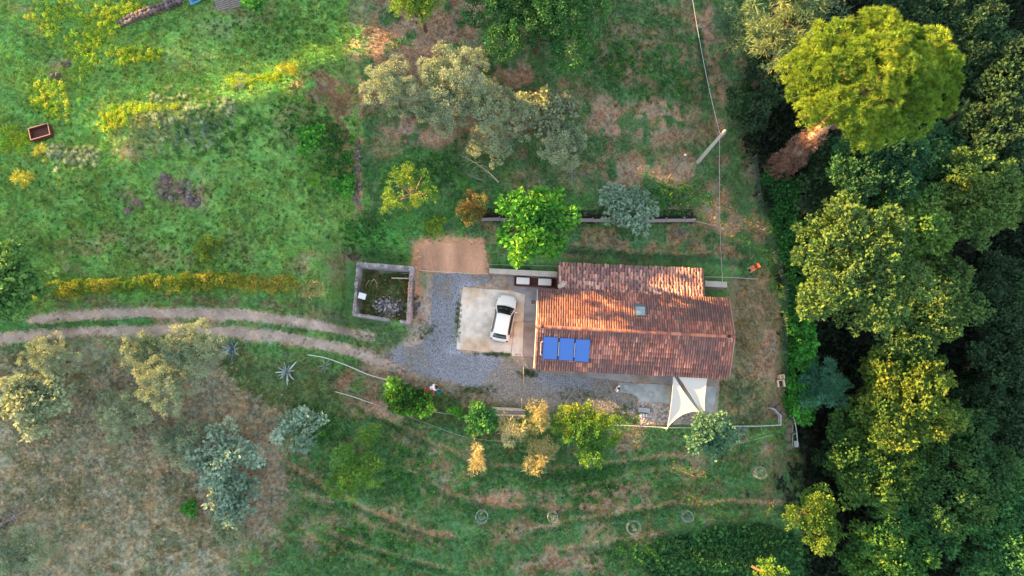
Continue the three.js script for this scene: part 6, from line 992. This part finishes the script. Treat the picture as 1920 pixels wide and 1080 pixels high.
// ---------------------------------------------------------------- people
{
  const field = (caps, lo, hi, cell, k = 0.05) => {
    const size = Math.max(hi.x - lo.x, hi.y - lo.y, hi.z - lo.z), res = Math.min(110, Math.ceil(size / cell) + 4), mc = new MarchingCubes(res, new THREE.MeshBasicMaterial(), false, false, 120000); mc.isolation = 0;
    const half = size / 2 * 1.06, c = lo.clone().add(hi).multiplyScalar(0.5);
    for (let z = 0; z < res; z++) for (let y = 0; y < res; y++) for (let x = 0; x < res; x++) {
      const px = c.x + ((x - res / 2) / (res / 2)) * half, py = c.y + ((y - res / 2) / (res / 2)) * half, pz = c.z + ((z - res / 2) / (res / 2)) * half; let acc = 1e3;
      for (const [a, b, r0, r1, sq] of caps) { const ex = b.x - a.x, ey = b.y - a.y, ez = b.z - a.z, wx = px - a.x, wy = py - a.y, wz = pz - a.z, t = clamp((wx * ex + wy * ey + wz * ez) / (ex * ex + ey * ey + ez * ez + 1e-9)), d = Math.hypot((wx - ex * t), wy - ey * t, (wz - ez * t) * (sq ?? 1)) - lerp(r0, r1, t); const h = clamp(0.5 + 0.5 * (acc - d) / k); acc = lerp(acc, d, h) - k * h * (1 - h); }
      mc.field[z * res * res + y * res + x] = -acc;
    }
    mc.update(); const n = mc.count, p = new Float32Array(mc.positionArray.slice(0, n * 3)), nn = new Float32Array(mc.normalArray.slice(0, n * 3));
    for (let i = 0; i < n; i++) { p[3 * i] = c.x + p[3 * i] * half; p[3 * i + 1] = c.y + p[3 * i + 1] * half; p[3 * i + 2] = c.z + p[3 * i + 2] * half; }
    const g = new THREE.BufferGeometry(); g.setAttribute('position', new THREE.BufferAttribute(p, 3)); g.setAttribute('normal', new THREE.BufferAttribute(nn, 3)); return g;
  };
  const bounds = caps => { const lo = V(9, 9, 9), hi = V(-9, -9, -9); for (const [a, b, r0, r1] of caps) for (const [p, r] of [[a, r0], [b, r1]]) { lo.min(p.clone().subScalar(r + 0.03)); hi.max(p.clone().addScalar(r + 0.03)); } return [lo, hi]; };
  const skin = MAT(col(196, 146, 120), 0.6), hair = MAT(col(30, 24, 22), 0.7);
  function person(label, pos, turn, J, shirtCol, legCol) {           // J: joints, facing +z
    const t = thing('person', label, 'person', null, pos); t.rotation.y = turn;
    const limb = (l, r) => l.slice(1).map((p, i) => [J[l[i]], J[p], r[i], r[i + 1]]);
    const legs = s => limb([s + 'hip', s + 'knee', s + 'ankle'], [0.085, 0.06, 0.042]), arms = s => limb([s + 'sh', s + 'el', s + 'wr'], [0.052, 0.042, 0.03]);
    const feet = s => [[J[s + 'ankle'].clone().add(V(0, -0.03, -0.02)), J[s + 'ankle'].clone().add(V(0, -0.055, 0.16)), 0.04, 0.032]];
    const torso = [[J.pelvis, J.waist, 0.13, 0.115, 1.25], [J.waist, J.chest, 0.115, 0.135, 1.25], [J.lsh, J.rsh, 0.06, 0.06], [J.chest, J.neck, 0.1, 0.052]];
    const hands = s => { const w = J[s + 'wr'], d = w.clone().sub(J[s + 'el']).normalize(), side = V(0, 0, 1).addScaledVector(d, -d.z).normalize(), nrm = d.clone().cross(side), palm = w.clone().addScaledVector(d, 0.08), o = [[w, palm, 0.026, 0.03, 1]]; [-0.03, -0.01, 0.01, 0.03].forEach((k, i) => { const b = palm.clone().addScaledVector(side, k), m = b.clone().addScaledVector(d, 0.045), e = m.clone().addScaledVector(d, [0.028, 0.04, 0.036, 0.03][i]).addScaledVector(nrm, 0.018); o.push([b, m, 0.0095, 0.0085], [m, e, 0.0085, 0.0075]); }); const th = w.clone().addScaledVector(d, 0.03).addScaledVector(side, 0.025), tm = th.clone().addScaledVector(side, 0.03).addScaledVector(d, 0.03); o.push([th, tm, 0.012, 0.01], [tm, tm.clone().addScaledVector(d, 0.03), 0.01, 0.008]); return o; };
    const headDir = J.head.clone().sub(J.neck).normalize(), face = V(0, 0, 1).addScaledVector(headDir, -headDir.z).normalize(), ear = headDir.clone().cross(face), H0 = J.head, hp = (u, f, e) => H0.clone().addScaledVector(headDir, u).addScaledVector(face, f).addScaledVector(ear, e);
    const headCaps = [[J.neck, H0, 0.05, 0.06], [hp(0.03, -0.01, 0), hp(0.05, -0.015, 0), 0.095, 0.09], [hp(-0.06, 0.045, 0), hp(0, 0.03, 0), 0.05, 0.07], [hp(0.01, 0.095, 0), hp(-0.02, 0.112, 0), 0.01, 0.015], [hp(-0.055, 0.09, -0.015), hp(-0.055, 0.09, 0.015), 0.012, 0.012], [hp(-0.01, -0.005, 0.09), hp(0.02, -0.008, 0.093), 0.016, 0.018], [hp(-0.01, -0.005, -0.09), hp(0.02, -0.008, -0.093), 0.016, 0.018]];
    const body = [...torso, ...legs('l'), ...legs('r'), ...arms('l'), ...arms('r'), ...feet('l'), ...feet('r')], hc = [...hands('l')], hr = [...hands('r')];
    mesh('body', [field(body, ...bounds(body), 0.018), field(headCaps, ...bounds(headCaps), 0.006, 0.025), field(hc, ...bounds(hc), 0.0035, 0.012), field(hr, ...bounds(hr), 0.0035, 0.012)], skin, t);
    const out = (l, e) => l.map(([a, b, r0, r1, q]) => [a, b, r0 + e, r1 + e, q]);
    const half = s => [[J[s + 'sh'], J[s + 'sh'].clone().lerp(J[s + 'el'], 0.75), 0.068, 0.062]];
    const sh = [...out(torso.slice(0, 3), 0.022), [J.chest, J.chest.clone().lerp(J.neck, 0.6), 0.12, 0.07], ...half('l'), ...half('r')]; mesh('shirt', field(sh, ...bounds(sh), 0.018), MAT(shirtCol, 0.9), t);
    const tr = [...out(legs('l'), 0.02), ...out(legs('r'), 0.02), [J.pelvis, J.pelvis.clone().add(V(0, 0.05, 0)), 0.15, 0.14, 1.2]]; mesh('trousers', field(tr, ...bounds(tr), 0.018), MAT(legCol, 0.9), t);
    const hs = [[hp(0.05, -0.03, 0), hp(0.06, -0.03, 0), 0.1, 0.098], [hp(0.0, -0.055, 0), hp(0.05, -0.045, 0), 0.075, 0.08]]; mesh('hair', field(hs, ...bounds(hs), 0.008), hair, t);
    for (const s of [-1, 1]) { const e = new THREE.SphereGeometry(0.011, 8, 6); e.translate(...hp(0.012, 0.088, s * 0.033).toArray()); mesh('eye', e, M.black, t); const f = feet(s < 0 ? 'l' : 'r'), b = out(f, 0.012); mesh('shoe', field(b, ...bounds(b), 0.012), M.dark, t); }
  }
  const stand = { lhip: V(0.09, 0.9, 0), rhip: V(-0.09, 0.9, 0), lknee: V(0.11, 0.49, 0.03), rknee: V(-0.11, 0.49, -0.02), lankle: V(0.13, 0.09, 0), rankle: V(-0.12, 0.09, -0.03), pelvis: V(0, 0.95, 0), waist: V(0, 1.1, 0.01), chest: V(0, 1.3, 0), neck: V(0, 1.47, 0.02), head: V(0, 1.6, 0.04), lsh: V(0.19, 1.4, 0), rsh: V(-0.19, 1.4, 0), lel: V(0.27, 1.13, 0.02), rel: V(-0.27, 1.13, 0.02), lwr: V(0.26, 0.9, 0.12), rwr: V(-0.25, 0.9, 0.12) };
  const bend = { lhip: V(0.09, 0.86, -0.1), rhip: V(-0.09, 0.86, -0.1), lknee: V(0.12, 0.47, 0.04), rknee: V(-0.12, 0.47, 0.02), lankle: V(0.14, 0.09, -0.06), rankle: V(-0.13, 0.09, -0.1), pelvis: V(0, 0.92, -0.1), waist: V(0, 1.04, 0.02), chest: V(0, 1.17, 0.2), neck: V(0, 1.27, 0.34), head: V(0, 1.33, 0.47), lsh: V(0.19, 1.22, 0.26), rsh: V(-0.19, 1.22, 0.26), lel: V(0.24, 0.96, 0.36), rel: V(-0.24, 0.96, 0.36), lwr: V(0.18, 0.76, 0.48), rwr: V(-0.18, 0.76, 0.48) };
  const p1 = pt(1158.5, 728.5, 1.2); person('person with dark hair in a white shirt standing at the patio edge', V(p1.x, 0.02, p1.z), 1.2, stand, col(236, 234, 236), col(214, 208, 204));
  const p2 = gp(808, 727.5, 1.1); person('person in a white shirt bending over beside the red tub', V(p2.x, height(p2.x, p2.z), p2.z), 1.75, bend, col(238, 230, 240), col(150, 118, 128));
}

renderer.render(scene, camera);
